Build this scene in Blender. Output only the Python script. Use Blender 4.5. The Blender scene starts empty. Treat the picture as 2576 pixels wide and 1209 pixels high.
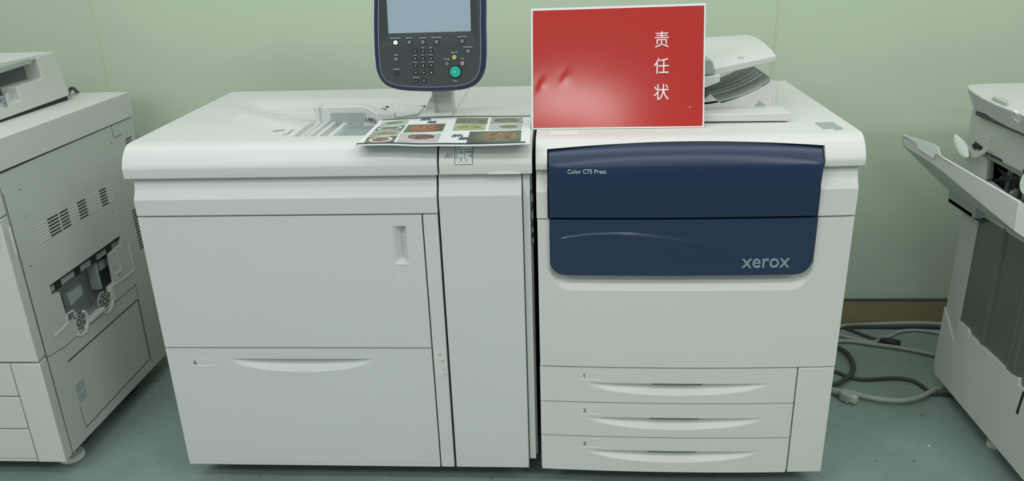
import bpy, bmesh, math, random
from mathutils import Vector, Matrix
random.seed(4)
PI = math.pi
W, H, F = 2576.0, 1209.0, 1981.0
scene = bpy.context.scene
COL = scene.collection

# ------------------------------------------------------------------ camera
# pose solved from the vanishing points of the cabinet edges
down = Vector((169.0, 5151.5, F)).normalized()
right = Vector((29988.0, -226.0, -F))
right = (right - down * right.dot(down)).normalized()
fwd = right.cross(down)
AX, AY, AZ = right, fwd, -down            # world axes seen in camera axes (x right, y down, z forward)
CAM = Vector((0.0, -1.85, 1.47))

def ray(px, py):
    c = Vector((px - W/2, py - H/2, F))
    return Vector((AX.dot(c), AY.dot(c), AZ.dot(c)))
def on_y(px, py, y):                       # the point of the real plane y = const seen at a pixel
    r = ray(px, py); t = (y - CAM.y) / r.y; return CAM + r*t
def on_z(px, py, z):
    r = ray(px, py); t = (z - CAM.z) / r.z; return CAM + r*t
def on_x(px, py, x):
    r = ray(px, py); t = (x - CAM.x) / r.x; return CAM + r*t

cam_data = bpy.data.cameras.new('camera')
cam = bpy.data.objects.new('camera', cam_data); COL.objects.link(cam)
cam_data.sensor_width = 36; cam_data.lens = F / W * 36
cam_data.clip_start = 0.05
def cw(v):                                 # camera-frame vector -> world
    return Vector((AX.dot(v), AY.dot(v), AZ.dot(v)))
cx_, cy_, cz_ = cw(Vector((1, 0, 0))), cw(Vector((0, -1, 0))), cw(Vector((0, 0, -1)))
m = Matrix((cx_, cy_, cz_)).transposed().to_4x4(); m.translation = CAM
cam.matrix_world = m
scene.camera = cam

# ------------------------------------------------------------------ materials
def nodes_of(mat):
    mat.use_nodes = True
    nt = mat.node_tree
    return nt, nt.nodes['Principled BSDF']
def flat(name, col, rough=0.5, metal=0.0, spec=0.5, emit=0.0, emitcol=None, coat=0.0, noise=0.0, nscale=6.0, bump=0.0, bscale=400.0):
    mt = bpy.data.materials.new(name)
    nt, b = nodes_of(mt)
    b.inputs['Base Color'].default_value = (*col, 1)
    b.inputs['Roughness'].default_value = rough
    b.inputs['Metallic'].default_value = metal
    b.inputs['Specular IOR Level'].default_value = spec
    b.inputs['Coat Weight'].default_value = coat
    if emit:
        b.inputs['Emission Color'].default_value = (*(emitcol or col), 1)
        b.inputs['Emission Strength'].default_value = emit
    if noise or bump:
        tc = nt.nodes.new('ShaderNodeTexCoord')
    if noise:
        n = nt.nodes.new('ShaderNodeTexNoise'); n.inputs['Scale'].default_value = nscale; n.inputs['Detail'].default_value = 3
        nt.links.new(tc.outputs['Object'], n.inputs['Vector'])
        r = nt.nodes.new('ShaderNodeMapRange')
        r.inputs['To Min'].default_value = 1 - noise; r.inputs['To Max'].default_value = 1 + noise
        nt.links.new(n.outputs['Fac'], r.inputs['Value'])
        mx = nt.nodes.new('ShaderNodeVectorMath'); mx.operation = 'SCALE'
        mx.inputs[0].default_value = col
        nt.links.new(r.outputs['Result'], mx.inputs['Scale'])
        nt.links.new(mx.outputs['Vector'], b.inputs['Base Color'])
    if bump:
        n2 = nt.nodes.new('ShaderNodeTexNoise'); n2.inputs['Scale'].default_value = bscale
        nt.links.new(tc.outputs['Object'], n2.inputs['Vector'])
        bp = nt.nodes.new('ShaderNodeBump'); bp.inputs['Strength'].default_value = bump; bp.inputs['Distance'].default_value = 0.001
        nt.links.new(n2.outputs['Fac'], bp.inputs['Height']); nt.links.new(bp.outputs['Normal'], b.inputs['Normal'])
    return mt

WHITE = flat('white_plastic', (0.60, 0.625, 0.615), 0.42, noise=0.02, bump=0.15)
WARMW = flat('warm_white_plastic', (0.635, 0.645, 0.625), 0.42, noise=0.02, bump=0.15)
OLDW = flat('aged_plastic', (0.57, 0.60, 0.57), 0.5, noise=0.03, bump=0.15)
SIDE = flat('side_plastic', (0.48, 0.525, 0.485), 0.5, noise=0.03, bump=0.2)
MIDG = flat('mid_grey_plastic', (0.34, 0.39, 0.375), 0.5)
PLATE = flat('blue_grey_plate', (0.26, 0.32, 0.32), 0.4)
DARKG = flat('dark_grey_plastic', (0.055, 0.065, 0.062), 0.5)
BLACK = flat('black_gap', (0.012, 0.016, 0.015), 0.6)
NAVY = flat('navy_plastic', (0.0095, 0.0265, 0.072), 0.36)
NAVYP = flat('navy_gloss_plastic', (0.0095, 0.0265, 0.072), 0.34, coat=0.35)
NAVYP.node_tree.nodes['Principled BSDF'].inputs['Coat Roughness'].default_value = 0.12
NAVYF = flat('navy_frame', (0.024, 0.036, 0.095), 0.34)
SILVER = flat('silver_lettering', (0.42, 0.47, 0.55), 0.28, metal=0.7)
LETTERW = flat('white_print', (0.62, 0.68, 0.72), 0.5)
LETTERG = flat('grey_print', (0.075, 0.09, 0.085), 0.5)
LETTERL = flat('light_grey_print', (0.27, 0.31, 0.30), 0.5)
PANELG = flat('panel_dark_grey', (0.060, 0.074, 0.078), 0.38)
SLOPEG = flat('panel_slope_grey', (0.06, 0.076, 0.078), 0.7, spec=0.15)
PAPER = flat('white_paper', (0.74, 0.78, 0.78), 0.35)
METAL = flat('grey_metal_panel', (0.15, 0.175, 0.15), 0.38, metal=0.25)
METALR = flat('metal_ridge', (0.20, 0.23, 0.21), 0.4, metal=0.3)
CAB_L = flat('pale_grey_rubber', (0.33, 0.37, 0.34), 0.55)
CAB_D = flat('dark_rubber', (0.045, 0.06, 0.05), 0.5)
WHITEP = flat('bright_white_plastic', (0.75, 0.80, 0.77), 0.4)

def red_mat():
    mt = bpy.data.materials.new('glossy_red_print'); nt, b = nodes_of(mt)
    b.inputs['Base Color'].default_value = (0.46, 0.028, 0.022, 1)
    b.inputs['Roughness'].default_value = 0.14
    b.inputs['Specular IOR Level'].default_value = 0.5
    tc = nt.nodes.new('ShaderNodeTexCoord')
    n = nt.nodes.new('ShaderNodeTexNoise'); n.inputs['Scale'].default_value = 900; n.inputs['Detail'].default_value = 2
    n3 = nt.nodes.new('ShaderNodeTexNoise'); n3.inputs['Scale'].default_value = 9; n3.inputs['Detail'].default_value = 2
    b1 = nt.nodes.new('ShaderNodeBump'); b1.inputs['Strength'].default_value = 0.35; b1.inputs['Distance'].default_value = 0.00006
    b2 = nt.nodes.new('ShaderNodeBump'); b2.inputs['Strength'].default_value = 0.35; b2.inputs['Distance'].default_value = 0.0004
    nt.links.new(tc.outputs['Object'], n.inputs['Vector']); nt.links.new(tc.outputs['Object'], n3.inputs['Vector'])
    nt.links.new(n.outputs['Fac'], b1.inputs['Height']); nt.links.new(n3.outputs['Fac'], b2.inputs['Height'])
    nt.links.new(b2.outputs['Normal'], b1.inputs['Normal']); nt.links.new(b1.outputs['Normal'], b.inputs['Normal'])
    return mt
RED = red_mat()

def floor_mat():
    mt = bpy.data.materials.new('painted_concrete'); nt, b = nodes_of(mt)
    tc = nt.nodes.new('ShaderNodeTexCoord')
    n = nt.nodes.new('ShaderNodeTexNoise'); n.inputs['Scale'].default_value = 5; n.inputs['Detail'].default_value = 6; n.inputs['Roughness'].default_value = .65
    nt.links.new(tc.outputs['Object'], n.inputs['Vector'])
    r = nt.nodes.new('ShaderNodeValToRGB')
    r.color_ramp.elements[0].position = 0.35; r.color_ramp.elements[0].color = (0.195, 0.265, 0.24, 1)
    r.color_ramp.elements[1].position = 0.7; r.color_ramp.elements[1].color = (0.245, 0.325, 0.30, 1)
    nt.links.new(n.outputs['Fac'], r.inputs['Fac'])
    v = nt.nodes.new('ShaderNodeTexNoise'); v.inputs['Scale'].default_value = 38; v.inputs['Detail'].default_value = 3
    nt.links.new(tc.outputs['Object'], v.inputs['Vector'])
    r2 = nt.nodes.new('ShaderNodeValToRGB')
    r2.color_ramp.elements[0].position = 0.24; r2.color_ramp.elements[0].color = (0.45, 0.45, 0.45, 1)
    r2.color_ramp.elements[1].position = 0.34; r2.color_ramp.elements[1].color = (1, 1, 1, 1)
    nt.links.new(v.outputs['Fac'], r2.inputs['Fac'])
    mx = nt.nodes.new('ShaderNodeMix'); mx.data_type = 'RGBA'; mx.blend_type = 'MULTIPLY'; mx.inputs[0].default_value = 1
    nt.links.new(r.outputs['Color'], mx.inputs[6]); nt.links.new(r2.outputs['Color'], mx.inputs[7])
    nt.links.new(mx.outputs[2], b.inputs['Base Color'])
    b.inputs['Roughness'].default_value = 0.45
    return mt
FLOOR = floor_mat()
WALL = flat('green_wall_paint', (0.55, 0.655, 0.51), 0.6, noise=0.035, nscale=2.5)
SEAM = flat('wall_seam_strip', (0.60, 0.66, 0.50), 0.5)
SKIRT = flat('tan_skirting', (0.30, 0.25, 0.15), 0.5, noise=0.1, nscale=3)

def dish_mat(name, bg, plate, fa, fb, c=(0.5, 0.5), r=(0.42, 0.36), seed=0.0, ns=7.0, band=None):
    """a printed food photograph: oval plate filled with mottled food"""
    mt = bpy.data.materials.new(name); nt, b = nodes_of(mt)
    N = nt.nodes.new; L = nt.links.new
    uv = N('ShaderNodeUVMap'); uv.uv_map = 'UVMap'
    mp = N('ShaderNodeMapping'); mp.inputs['Location'].default_value = (seed, seed*1.7, seed)
    L(uv.outputs['UV'], mp.inputs['Vector'])
    n = N('ShaderNodeTexNoise'); n.inputs['Scale'].default_value = ns; n.inputs['Detail'].default_value = 5; n.inputs['Distortion'].default_value = 1.2
    L(mp.outputs['Vector'], n.inputs['Vector'])
    ramp = N('ShaderNodeValToRGB')
    e = ramp.color_ramp.elements
    e[0].position = 0.36; e[0].color = (*[q*0.35 for q in fa], 1); e[1].position = 0.66; e[1].color = (*fb, 1)
    k = ramp.color_ramp.elements.new(0.5); k.color = (*fa, 1)
    L(n.outputs['Fac'], ramp.inputs['Fac'])
    sub = N('ShaderNodeVectorMath'); sub.operation = 'SUBTRACT'; sub.inputs[1].default_value = (c[0], c[1], 0)
    L(uv.outputs['UV'], sub.inputs[0])
    dv = N('ShaderNodeVectorMath'); dv.operation = 'DIVIDE'; dv.inputs[1].default_value = (r[0], r[1], 1)
    L(sub.outputs['Vector'], dv.inputs[0])
    ln = N('ShaderNodeVectorMath'); ln.operation = 'LENGTH'; L(dv.outputs['Vector'], ln.inputs[0])
    ad = N('ShaderNodeMath'); ad.operation = 'MULTIPLY_ADD'; ad.inputs[1].default_value = 0.35
    L(n.outputs['Fac'], ad.inputs[0]); L(ln.outputs['Value'], ad.inputs[2])
    g1 = N('ShaderNodeMath'); g1.operation = 'GREATER_THAN'; g1.inputs[1].default_value = 1.0; L(ad.outputs[0], g1.inputs[0])
    g2 = N('ShaderNodeMath'); g2.operation = 'GREATER_THAN'; g2.inputs[1].default_value = 1.12; L(ln.outputs['Value'], g2.inputs[0])
    n2 = N('ShaderNodeTexNoise'); n2.inputs['Scale'].default_value = 4; L(mp.outputs['Vector'], n2.inputs['Vector'])
    bgm = N('ShaderNodeMix'); bgm.data_type = 'RGBA'; bgm.inputs[6].default_value = (*bg, 1); bgm.inputs[7].default_value = (*[min(1, q*1.9) for q in bg], 1)
    L(n2.outputs['Fac'], bgm.inputs[0])
    m1 = N('ShaderNodeMix'); m1.data_type = 'RGBA'; L(g1.outputs[0], m1.inputs[0]); L(ramp.outputs['Color'], m1.inputs[6]); m1.inputs[7].default_value = (*plate, 1)
    m2 = N('ShaderNodeMix'); m2.data_type = 'RGBA'; L(g2.outputs[0], m2.inputs[0]); L(m1.outputs[2], m2.inputs[6]); L(bgm.outputs[2], m2.inputs[7])
    L(m2.outputs[2], b.inputs['Base Color'])
    b.inputs['Roughness'].default_value = 0.35
    return mt

# ------------------------------------------------------------------ object helpers
OFF = {}
def tag(o, label=None, cat=None, group=None, kind=None):
    if label: o['label'] = label
    if cat: o['category'] = cat
    if group: o['group'] = group
    if kind: o['kind'] = kind
    return o
def thing(name, loc, label, cat, group=None):
    o = bpy.data.objects.new(name, None); COL.objects.link(o)
    o.location = loc; o.empty_display_size = 0.1
    OFF[o.name] = Vector(loc)
    return tag(o, label, cat, group)
def bow_fn(v):                              # the press front is gently bowed towards the room
    t = (v.x - 0.319) / 0.392
    if abs(t) < 1 and v.y < 0.07:
        v.y -= 0.011 * (1 - t*t) * min(1, (0.07 - v.y) / 0.05)
def build(name, bm, mats, parent=None, bevel=0.0, smooth=30, bow=False, label=None, segs=2, kind=None):
    if bow:
        for v in bm.verts: bow_fn(v.co)
    off = Vector((0, 0, 0))
    if parent is not None:
        off = OFF[parent.name].copy()
    bmesh.ops.remove_doubles(bm, verts=bm.verts, dist=1e-6)
    loc = Vector((0, 0, 0))
    if parent is None:                      # origin at the base centre
        xs = [v.co.x for v in bm.verts]; ys = [v.co.y for v in bm.verts]; zs = [v.co.z for v in bm.verts]
        loc = Vector(((min(xs)+max(xs))/2, (min(ys)+max(ys))/2, min(zs))); off = loc.copy()
    bmesh.ops.translate(bm, verts=bm.verts, vec=-off)
    bmesh.ops.recalc_face_normals(bm, faces=bm.faces)
    a = math.radians(smooth)
    for f in bm.faces: f.smooth = True
    for e in bm.edges:
        if len(e.link_faces) == 2 and e.calc_face_angle(0) > a: e.smooth = False
    me = bpy.data.meshes.new(name); bm.to_mesh(me); bm.free()
    for q in (mats if isinstance(mats, (list, tuple)) else [mats]): me.materials.append(q)
    o = bpy.data.objects.new(name, me); COL.objects.link(o)
    o.location = loc
    if parent is not None: o.parent = parent
    OFF[o.name] = off
    if bevel:
        md = o.modifiers.new('edge', 'BEVEL'); md.width = bevel; md.segments = segs; md.limit_method = 'ANGLE'; md.angle_limit = math.radians(35)
        md.harden_normals = False
    if label: o['label'] = label
    if kind: o['kind'] = kind
    return o
def BM(): return bmesh.new()
def box(bm, x0, x1, y0, y1, z0, z1, mi=0):
    vs = [bm.verts.new((x, y, z)) for z in (z0, z1) for (x, y) in ((x0, y0), (x1, y0), (x1, y1), (x0, y1))]
    for idx in ((3, 2, 1, 0), (4, 5, 6, 7), (0, 1, 5, 4), (1, 2, 6, 5), (2, 3, 7, 6), (3, 0, 4, 7)):
        f = bm.faces.new([vs[i] for i in idx]); f.material_index = mi
    return vs
def prism(bm, pts, vec, mi=0, holes=()):
    """extrude planar polygon (3-D points) by vec, with optional holes"""
    vec = Vector(vec)
    loops = [pts] + list(holes)
    vl = [[bm.verts.new(p) for p in lp] for lp in loops]
    wl = [[bm.verts.new(Vector(p) + vec) for p in lp] for lp in loops]
    if len(loops) == 1:
        bm.faces.new(vl[0]).material_index = mi; bm.faces.new(list(reversed(wl[0]))).material_index = mi
    else:
        for L in (vl, wl):
            es = []
            for lp in L:
                for i in range(len(lp)):
                    es.append(bm.edges.new((lp[i], lp[(i+1) % len(lp)])))
            r = bmesh.ops.triangle_fill(bm, use_beauty=True, use_dissolve=False, edges=es)
            for g in r['geom']:
                if isinstance(g, bmesh.types.BMFace): g.material_index = mi
    for a, b in zip(vl, wl):
        n = len(a)
        for i in range(n):
            j = (i+1) % n
            try: bm.faces.new((a[i], a[j], b[j], b[i])).material_index = mi
            except ValueError: pass
def profile_x(bm, pts, x0, x1, nx=1, taper=None, mi=0):
    """closed (y,z) outline swept along x"""
    rows = []
    for k in range(nx+1):
        x = x0 + (x1-x0)*k/nx
        rows.append([bm.verts.new((x if taper is None else taper(x, y, z), y, z)) for y, z in pts])
    n = len(pts)
    for k in range(nx):
        for i in range(n):
            j = (i+1) % n
            bm.faces.new((rows[k][i], rows[k][j], rows[k+1][j], rows[k+1][i])).material_index = mi
    bm.faces.new(list(reversed(rows[0]))).material_index = mi
    bm.faces.new(rows[-1]).material_index = mi
def grid_panel(bm, xs, zs, fy, back, mi=0):
    """a front panel as a height field y = fy(x,z) with rim back to y = back"""
    g = [[bm.verts.new((x, fy(x, z), z)) for x in xs] for z in zs]
    for j in range(len(zs)-1):
        for i in range(len(xs)-1):
            bm.faces.new((g[j][i], g[j][i+1], g[j+1][i+1], g[j+1][i])).material_index = mi
    ring = [g[0][i] for i in range(len(xs))] + [g[j][-1] for j in range(1, len(zs))] + \
           [g[-1][i] for i in range(len(xs)-2, -1, -1)] + [g[j][0] for j in range(len(zs)-2, 0, -1)]
    rb = [bm.verts.new((v.co.x, back, v.co.z)) for v in ring]
    n = len(ring)
    for i in range(n):
        bm.faces.new((ring[i], rb[i], rb[(i+1) % n], ring[(i+1) % n])).material_index = mi
    bm.faces.new(rb).material_index = mi
def lin(a, b, n): return [a + (b-a)*i/n for i in range(n+1)]
def merge(*ls):
    s = sorted(set(round(v, 5) for l in ls for v in l)); out = [s[0]]
    for v in s[1:]:
        if v - out[-1] > 2e-4: out.append(v)
    return out
def sstep(t): t = max(0, min(1, t)); return t*t*(3-2*t)
def cyl(bm, c, axis, r, h, n=24, r2=None, mi=0):
    axis = Vector(axis).normalized(); u = axis.orthogonal().normalized(); w = axis.cross(u)
    c = Vector(c); r2 = r if r2 is None else r2
    a = [bm.verts.new(c + (u*math.cos(2*PI*i/n) + w*math.sin(2*PI*i/n))*r) for i in range(n)]
    b = [bm.verts.new(c + axis*h + (u*math.cos(2*PI*i/n) + w*math.sin(2*PI*i/n))*r2) for i in range(n)]
    for i in range(n):
        bm.faces.new((a[i], a[(i+1) % n], b[(i+1) % n], b[i])).material_index = mi
    bm.faces.new(list(reversed(a))).material_index = mi; bm.faces.new(b).material_index = mi
def ringm(bm, c, axis, r0, r1, h, n=32, a0=0.0, a1=2*PI, mi=0):
    """flat ring (or ring sector) of height h"""
    axis = Vector(axis).normalized(); u = axis.orthogonal().normalized(); w = axis.cross(u); c = Vector(c)
    full = abs(a1-a0-2*PI) < 1e-4; k = n if full else n+1; L = []
    for i in range(k):
        a = a0 + (a1-a0)*i/n; d = u*math.cos(a) + w*math.sin(a)
        L.append([bm.verts.new(c + d*r0), bm.verts.new(c + d*r1), bm.verts.new(c + d*r1 + axis*h), bm.verts.new(c + d*r0 + axis*h)])
    for i in range(n):
        A, B = L[i], L[(i+1) % k]
        for q in range(4):
            bm.faces.new((A[q], A[(q+1) % 4], B[(q+1) % 4], B[q])).material_index = mi
    if not full:
        bm.faces.new(L[0]).material_index = mi; bm.faces.new(list(reversed(L[-1]))).material_index = mi
def catmull(P, n=10):
    P = [Vector(p) for p in P]; Q = [P[0]*2-P[1]] + P + [P[-1]*2-P[-2]]; out = []
    for i in range(1, len(Q)-2):
        for k in range(n):
            t = k/n; a, b, c, d = Q[i-1], Q[i], Q[i+1], Q[i+2]
            out.append(0.5*((2*b) + (c-a)*t + (2*a-5*b+4*c-d)*t*t + (3*b-a-3*c+d)*t**3))
    out.append(P[-1]); return out
def tube(bm, P, r, n=10, mi=0, closed=True):
    rings = []; prev = None
    for i, p in enumerate(P):
        t = (P[min(i+1, len(P)-1)] - P[max(i-1, 0)]).normalized()
        if prev is None: u = t.orthogonal().normalized()
        else: u = (prev - t*prev.dot(t)).normalized()
        prev = u; w = t.cross(u); rr = r(i/(len(P)-1)) if callable(r) else r
        rings.append([bm.verts.new(p + (u*math.cos(2*PI*k/n) + w*math.sin(2*PI*k/n))*rr) for k in range(n)])
    for a, b in zip(rings, rings[1:]):
        for k in range(n): bm.faces.new((a[k], a[(k+1) % n], b[(k+1) % n], b[k])).material_index = mi
    bm.faces.new(list(reversed(rings[0]))).material_index = mi; bm.faces.new(rings[-1]).material_index = mi
def text_bm(bm, s, size, org, xd=(1, 0, 0), yd=(0, 0, 1), depth=0.0004, align='LEFT', mi=0, bold=0.0, sx=1.0, spacing=1.0, shear=0.0):
    cu = bpy.data.curves.new('t', 'FONT'); cu.body = s; cu.size = size; cu.extrude = depth; cu.offset = bold
    cu.align_x = align; cu.space_character = spacing; cu.shear = shear; cu.resolution_u = 3
    ob = bpy.data.objects.new('t', cu); COL.objects.link(ob)
    bpy.context.view_layer.update()
    me = bpy.data.meshes.new_from_object(ob.evaluated_get(bpy.context.evaluated_depsgraph_get()))
    xd = Vector(xd).normalized(); yd = Vector(yd).normalized(); zd = xd.cross(yd)
    tmp = bmesh.new(); tmp.from_mesh(me)
    org = Vector(org); mp = {}
    for v in tmp.verts: mp[v] = bm.verts.new(org + xd*v.co.x*sx + yd*v.co.y + zd*v.co.z)
    for f in tmp.faces:
        try: nf = bm.faces.new([mp[v] for v in f.verts]); nf.material_index = mi
        except ValueError: pass
    tmp.free(); bpy.data.objects.remove(ob); bpy.data.curves.remove(cu); bpy.data.meshes.remove(me)
def draw_one(bm, size, org, xd=(1, 0, 0), yd=(0, 0, 1), depth=0.0004, wt=0.085):
    xd = Vector(xd).normalized(); yd = Vector(yd).normalized(); n = xd.cross(yd); o = Vector(org)
    def P(x, y): return o + xd*x*size + yd*y*size - n*depth
    prism(bm, [P(0.26, 0), P(0.26+wt, 0), P(0.26+wt, 0.70), P(0.26, 0.70)], n*depth*2)
    prism(bm, [P(0.26, 0.70), P(0.28, 0.59), P(0.12, 0.52), P(0.12, 0.60)], n*depth*2)
def strip(bm, a, b, w, up, h=0.0006, mi=0):
    """thin bar from a to b lying on the surface whose normal is up"""
    a = Vector(a); b = Vector(b); up = Vector(up).normalized()
    s = (b-a).normalized().cross(up)*w/2
    prism(bm, [a-s, b-s, b+s, a+s], up*h, mi)

# ================================================================== THE ROOM
bm = BM(); box(bm, -5, 5, -5, 1.1, -0.05, 0.0)
tag(build('floor', bm, FLOOR), kind='structure')
bm = BM(); box(bm, -5, 5, 1.025, 1.1, 0.0, 2.9)
tag(build('wall_back', bm, WALL), kind='structure')
bm = BM(); box(bm, -5, 5, 1.013, 1.025, 0.0, 0.105); box(bm, -5, 5, 1.011, 1.025, 0.103, 0.109, 1)
tag(build('baseboard_back', bm, [SKIRT, DARKG], bevel=0.002), kind='structure')
for i, sx in enumerate((on_y(252, 110, 1.025).x, on_y(1950, 100, 1.025).x)):
    bm = BM(); box(bm, sx-0.0022, sx+0.0022, 1.0225, 1.026, 0.109, 2.9)
    tag(build('trim_%d' % (i+1), bm, SEAM), kind='structure')

# ================================================================== SHARED CABINET PROFILES
ZT = 1.01
BACK = 0.765
def bumper_pts(zb):
    return [(BACK, ZT), (0.058, ZT), (0.048, ZT-0.0012), (0.038, ZT-0.005), (0.028, ZT-0.0115), (0.019, ZT-0.020), (0.0115, ZT-0.030),
            (0.0055, ZT-0.041), (0.001, ZT-0.052), (0.0, ZT-0.056), (0.0015, zb), (0.0045, zb-0.002), (0.035, zb), (0.035, 0.965), (BACK, 0.965)]
def band_pts(z0, z1):
    return [(0.06, z1+0.0125), (0.0215, z1+0.0125), (0.0195, z1+0.002), (0.0175, z1-0.002), (0.0165, z1-0.014), (0.0125, z1-0.022), (0.006, z1-0.034), (0.0, z1-0.043), (0.0, z0), (0.003, z0-0.001), (0.06, z0-0.001)]
def taper_l(x, y, z):                       # the top shell spreads slightly towards the back
    return x

def scoop(xc, hw, zt, hgt, D, xcen=None):
    """recessed lens-shaped drawer pull: flat top edge, curved lower edge"""
    def f(x, z):
        t = (x-xc)/hw
        if abs(t) >= 1 or z > zt: return 0.0
        h = hgt * (1-t*t)**0.55
        if h < 1e-5: return 0.0
        s = (z-(zt-h))/h
        if s <= 0: return 0.0
        d = D*(1-abs(t)**2.5)
        return d*math.sin(min(1, s/0.62)*PI/2)
    return f

# ================================================================== PAPER FEEDER (left cabinet)
feeder = thing('paper_feeder', (-0.70, 0.38, 0.0),
    'wide pale paper feeder cabinet with drawer numbered 6 and a navy-framed control panel on top', 'printer')
fx0, fx1 = -1.094, -0.357
bm = BM(); box(bm, -1.088, -0.316, 0.022, BACK-0.005, 0.075, 0.968)
build('cabinet_body', bm, DARKG, feeder)
bm = BM(); box(bm, -1.0945, -1.0885, 0.03, BACK-0.003, 0.07, 0.966)
build('side_panel', bm, WHITE, feeder, bevel=0.001)
# top cover: plate with the tray region cut out and filled by a modelled height field
HX0, HX1, HY0, HY1 = -1.03, -0.40, 0.085, 0.655
bm = BM()
pts = bumper_pts(0.931)
sub = pts[1:]
front = [(HY0, ZT)] + pts[1:13] + [(0.035, 0.975), (HY0, 0.975)]
profile_x(bm, front, -1.108, -0.3095, 1)
def plate(bm, x0, x1, y0, y1): box(bm, x0, x1, y0, y1, 0.968, ZT)
prism(bm, [(-1.108, HY0, 0.97), (-1.122, BACK, 0.97), (HX0, BACK, 0.97), (HX0, HY0, 0.97)], (0, 0, ZT-0.97))
box(bm, HX1, -0.3095, HY0, BACK, 0.97, ZT); box(bm, HX0, HX1, HY1, BACK, 0.97, ZT)
top_cover = build('top_cover', bm, WHITE, feeder, bevel=0.0)
def tray_h(x, y):
    # shallow recess with a soft left edge, a slanted front edge and a sloping back step
    d = 0.020*sstep((x+1.02)/0.10)*sstep((0.625-y)/0.11)
    A, B = Vector((-0.965, 0.335)), Vector((-0.690, 0.125))
    n = Vector((-(B-A).y, (B-A).x)).normalized()
    sd = (Vector((x, y))-A).dot(n)
    if n.y < 0: sd = -sd
    d *= sstep((sd-0.09)/0.10)
    along = (Vector((x, y))-A).dot((B-A).normalized())/(B-A).length
    rise = max(0.0, min(1.0, sd/0.045))*(1-sstep((sd-0.047)/0.045))
    d -= 0.009*rise*min(1, max(0, (along+0.01)/0.03))*(1-0.75*sstep((along-0.35)/0.6))*(1-sstep((along-1.0)/0.08))
    if x > -0.660: d = 0.020*sstep((0.625-y)/0.11)*sstep((y-0.10)/0.02)
    d *= sstep((-0.405-x)/0.02)
    # narrow second line of the back step
    if 0.498 < y < 0.504 and x > -0.95: d += 0.0015
    # deep feed tray with stepped rails
    if -0.693 < x < -0.43 and 0.098 < y < 0.318:
        for xa, dep in ((-0.693, 0.010), (-0.680, 0.016), (-0.672, 0.008), (-0.660, 0.020), (-0.652, 0.012), (-0.640, 0.026), (-0.622, 0.014), (-0.606, 0.0245)):
            if x > xa: dd = dep
        d = dd
    return d
xs = merge(lin(HX0, HX1, 130), *[[q-0.0006, q+0.0006] for q in (-0.693, -0.680, -0.664, -0.652, -0.640, -0.622, -0.600, -0.43)])
ys = merge(lin(HY0, HY1, 115), *[[q-0.0006, q+0.0006] for q in (0.098, 0.318, 0.498, 0.504)])
bm = BM()
g = [[bm.verts.new((x, y, ZT - tray_h(x, y))) for x in xs] for y in ys]
for j in range(len(ys)-1):
    for i in range(len(xs)-1): bm.faces.new((g[j][i], g[j][i+1], g[j+1][i+1], g[j+1][i]))
build('tray_recess', bm, WHITE, feeder, smooth=25)
# bypass tray pieces
bm = BM(); PZ = ZT-0.020
box(bm, -0.600, -0.505, 0.106, 0.300, PZ-0.004, PZ)
pl = build('tray_plate', bm, PLATE, feeder, bevel=0.001, label='blue-grey paper tray plate with scale marks')
for k in range(6):
    bm = BM(); strip(bm, (-0.530, 0.285-0.03*k, PZ), (-0.518, 0.285-0.03*k, PZ), 0.0018, (0, 0, 1)); build('scale_mark', bm, LETTERG, pl)
# paper guide: an upright wall behind the tray
bm = BM()
A = on_y(800, 262, 0.325).z
GT = ZT+0.030
prism(bm, [(-0.690, 0.320, 0.952), (-0.560, 0.320, 0.952), (-0.515, 0.285, 0.952), (-0.470, 0.300, 0.952), (-0.470, 0.330, 0.952), (-0.515, 0.335, 0.952), (-0.560, 0.365, 0.952), (-0.690, 0.365, 0.952)], (0, 0, GT-0.952))
for v in bm.verts:
    if v.co.z > 1.0 and v.co.x > -0.55: v.co.z -= 0.012 if v.co.x < -0.5 else 0.02
gd = build('paper_guide', bm, WHITE, feeder, bevel=0.002)
bm = BM(); prism(bm, [(-0.694, 0.312, 0.97), (-0.688, 0.312, 0.97), (-0.684, 0.312, GT+0.002), (-0.702, 0.312, GT+0.002)], (0, 0.055, 0))
build('guide_post', bm, WHITE, gd, bevel=0.001)
bm = BM(); box(bm, -0.655, -0.563, 0.3165, 0.3215, 0.953, 1.024)
build('guide_plate', bm, MIDG, gd, bevel=0.0005, label='mid grey inner guide face')
bm = BM(); dr = Vector((0.045, -0.035, 0)).normalized(); nn = Vector((-0.035, -0.045, 0)).normalized()
o0 = Vector((-0.556, 0.317, 1.003)) + nn*0.0012
text_bm(bm, 'MAX', 0.012, o0+dr*0.014, dr, (0, 0, 1), 0.0003, bold=0.0003)
strip(bm, o0+Vector((0, 0, -0.003)), o0+dr*0.052+Vector((0, 0, -0.003)), 0.0015, nn)
strip(bm, o0+Vector((0, 0, 0.020)), o0+Vector((0, 0, -0.003)), 0.0010, nn)
for q in (0.006, 0.046): strip(bm, o0+dr*q+Vector((0, 0, -0.001)), o0+dr*q+Vector((0, 0, 0.007)), 0.002, nn)
build('max_marking', bm, LETTERG, gd)
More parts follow.
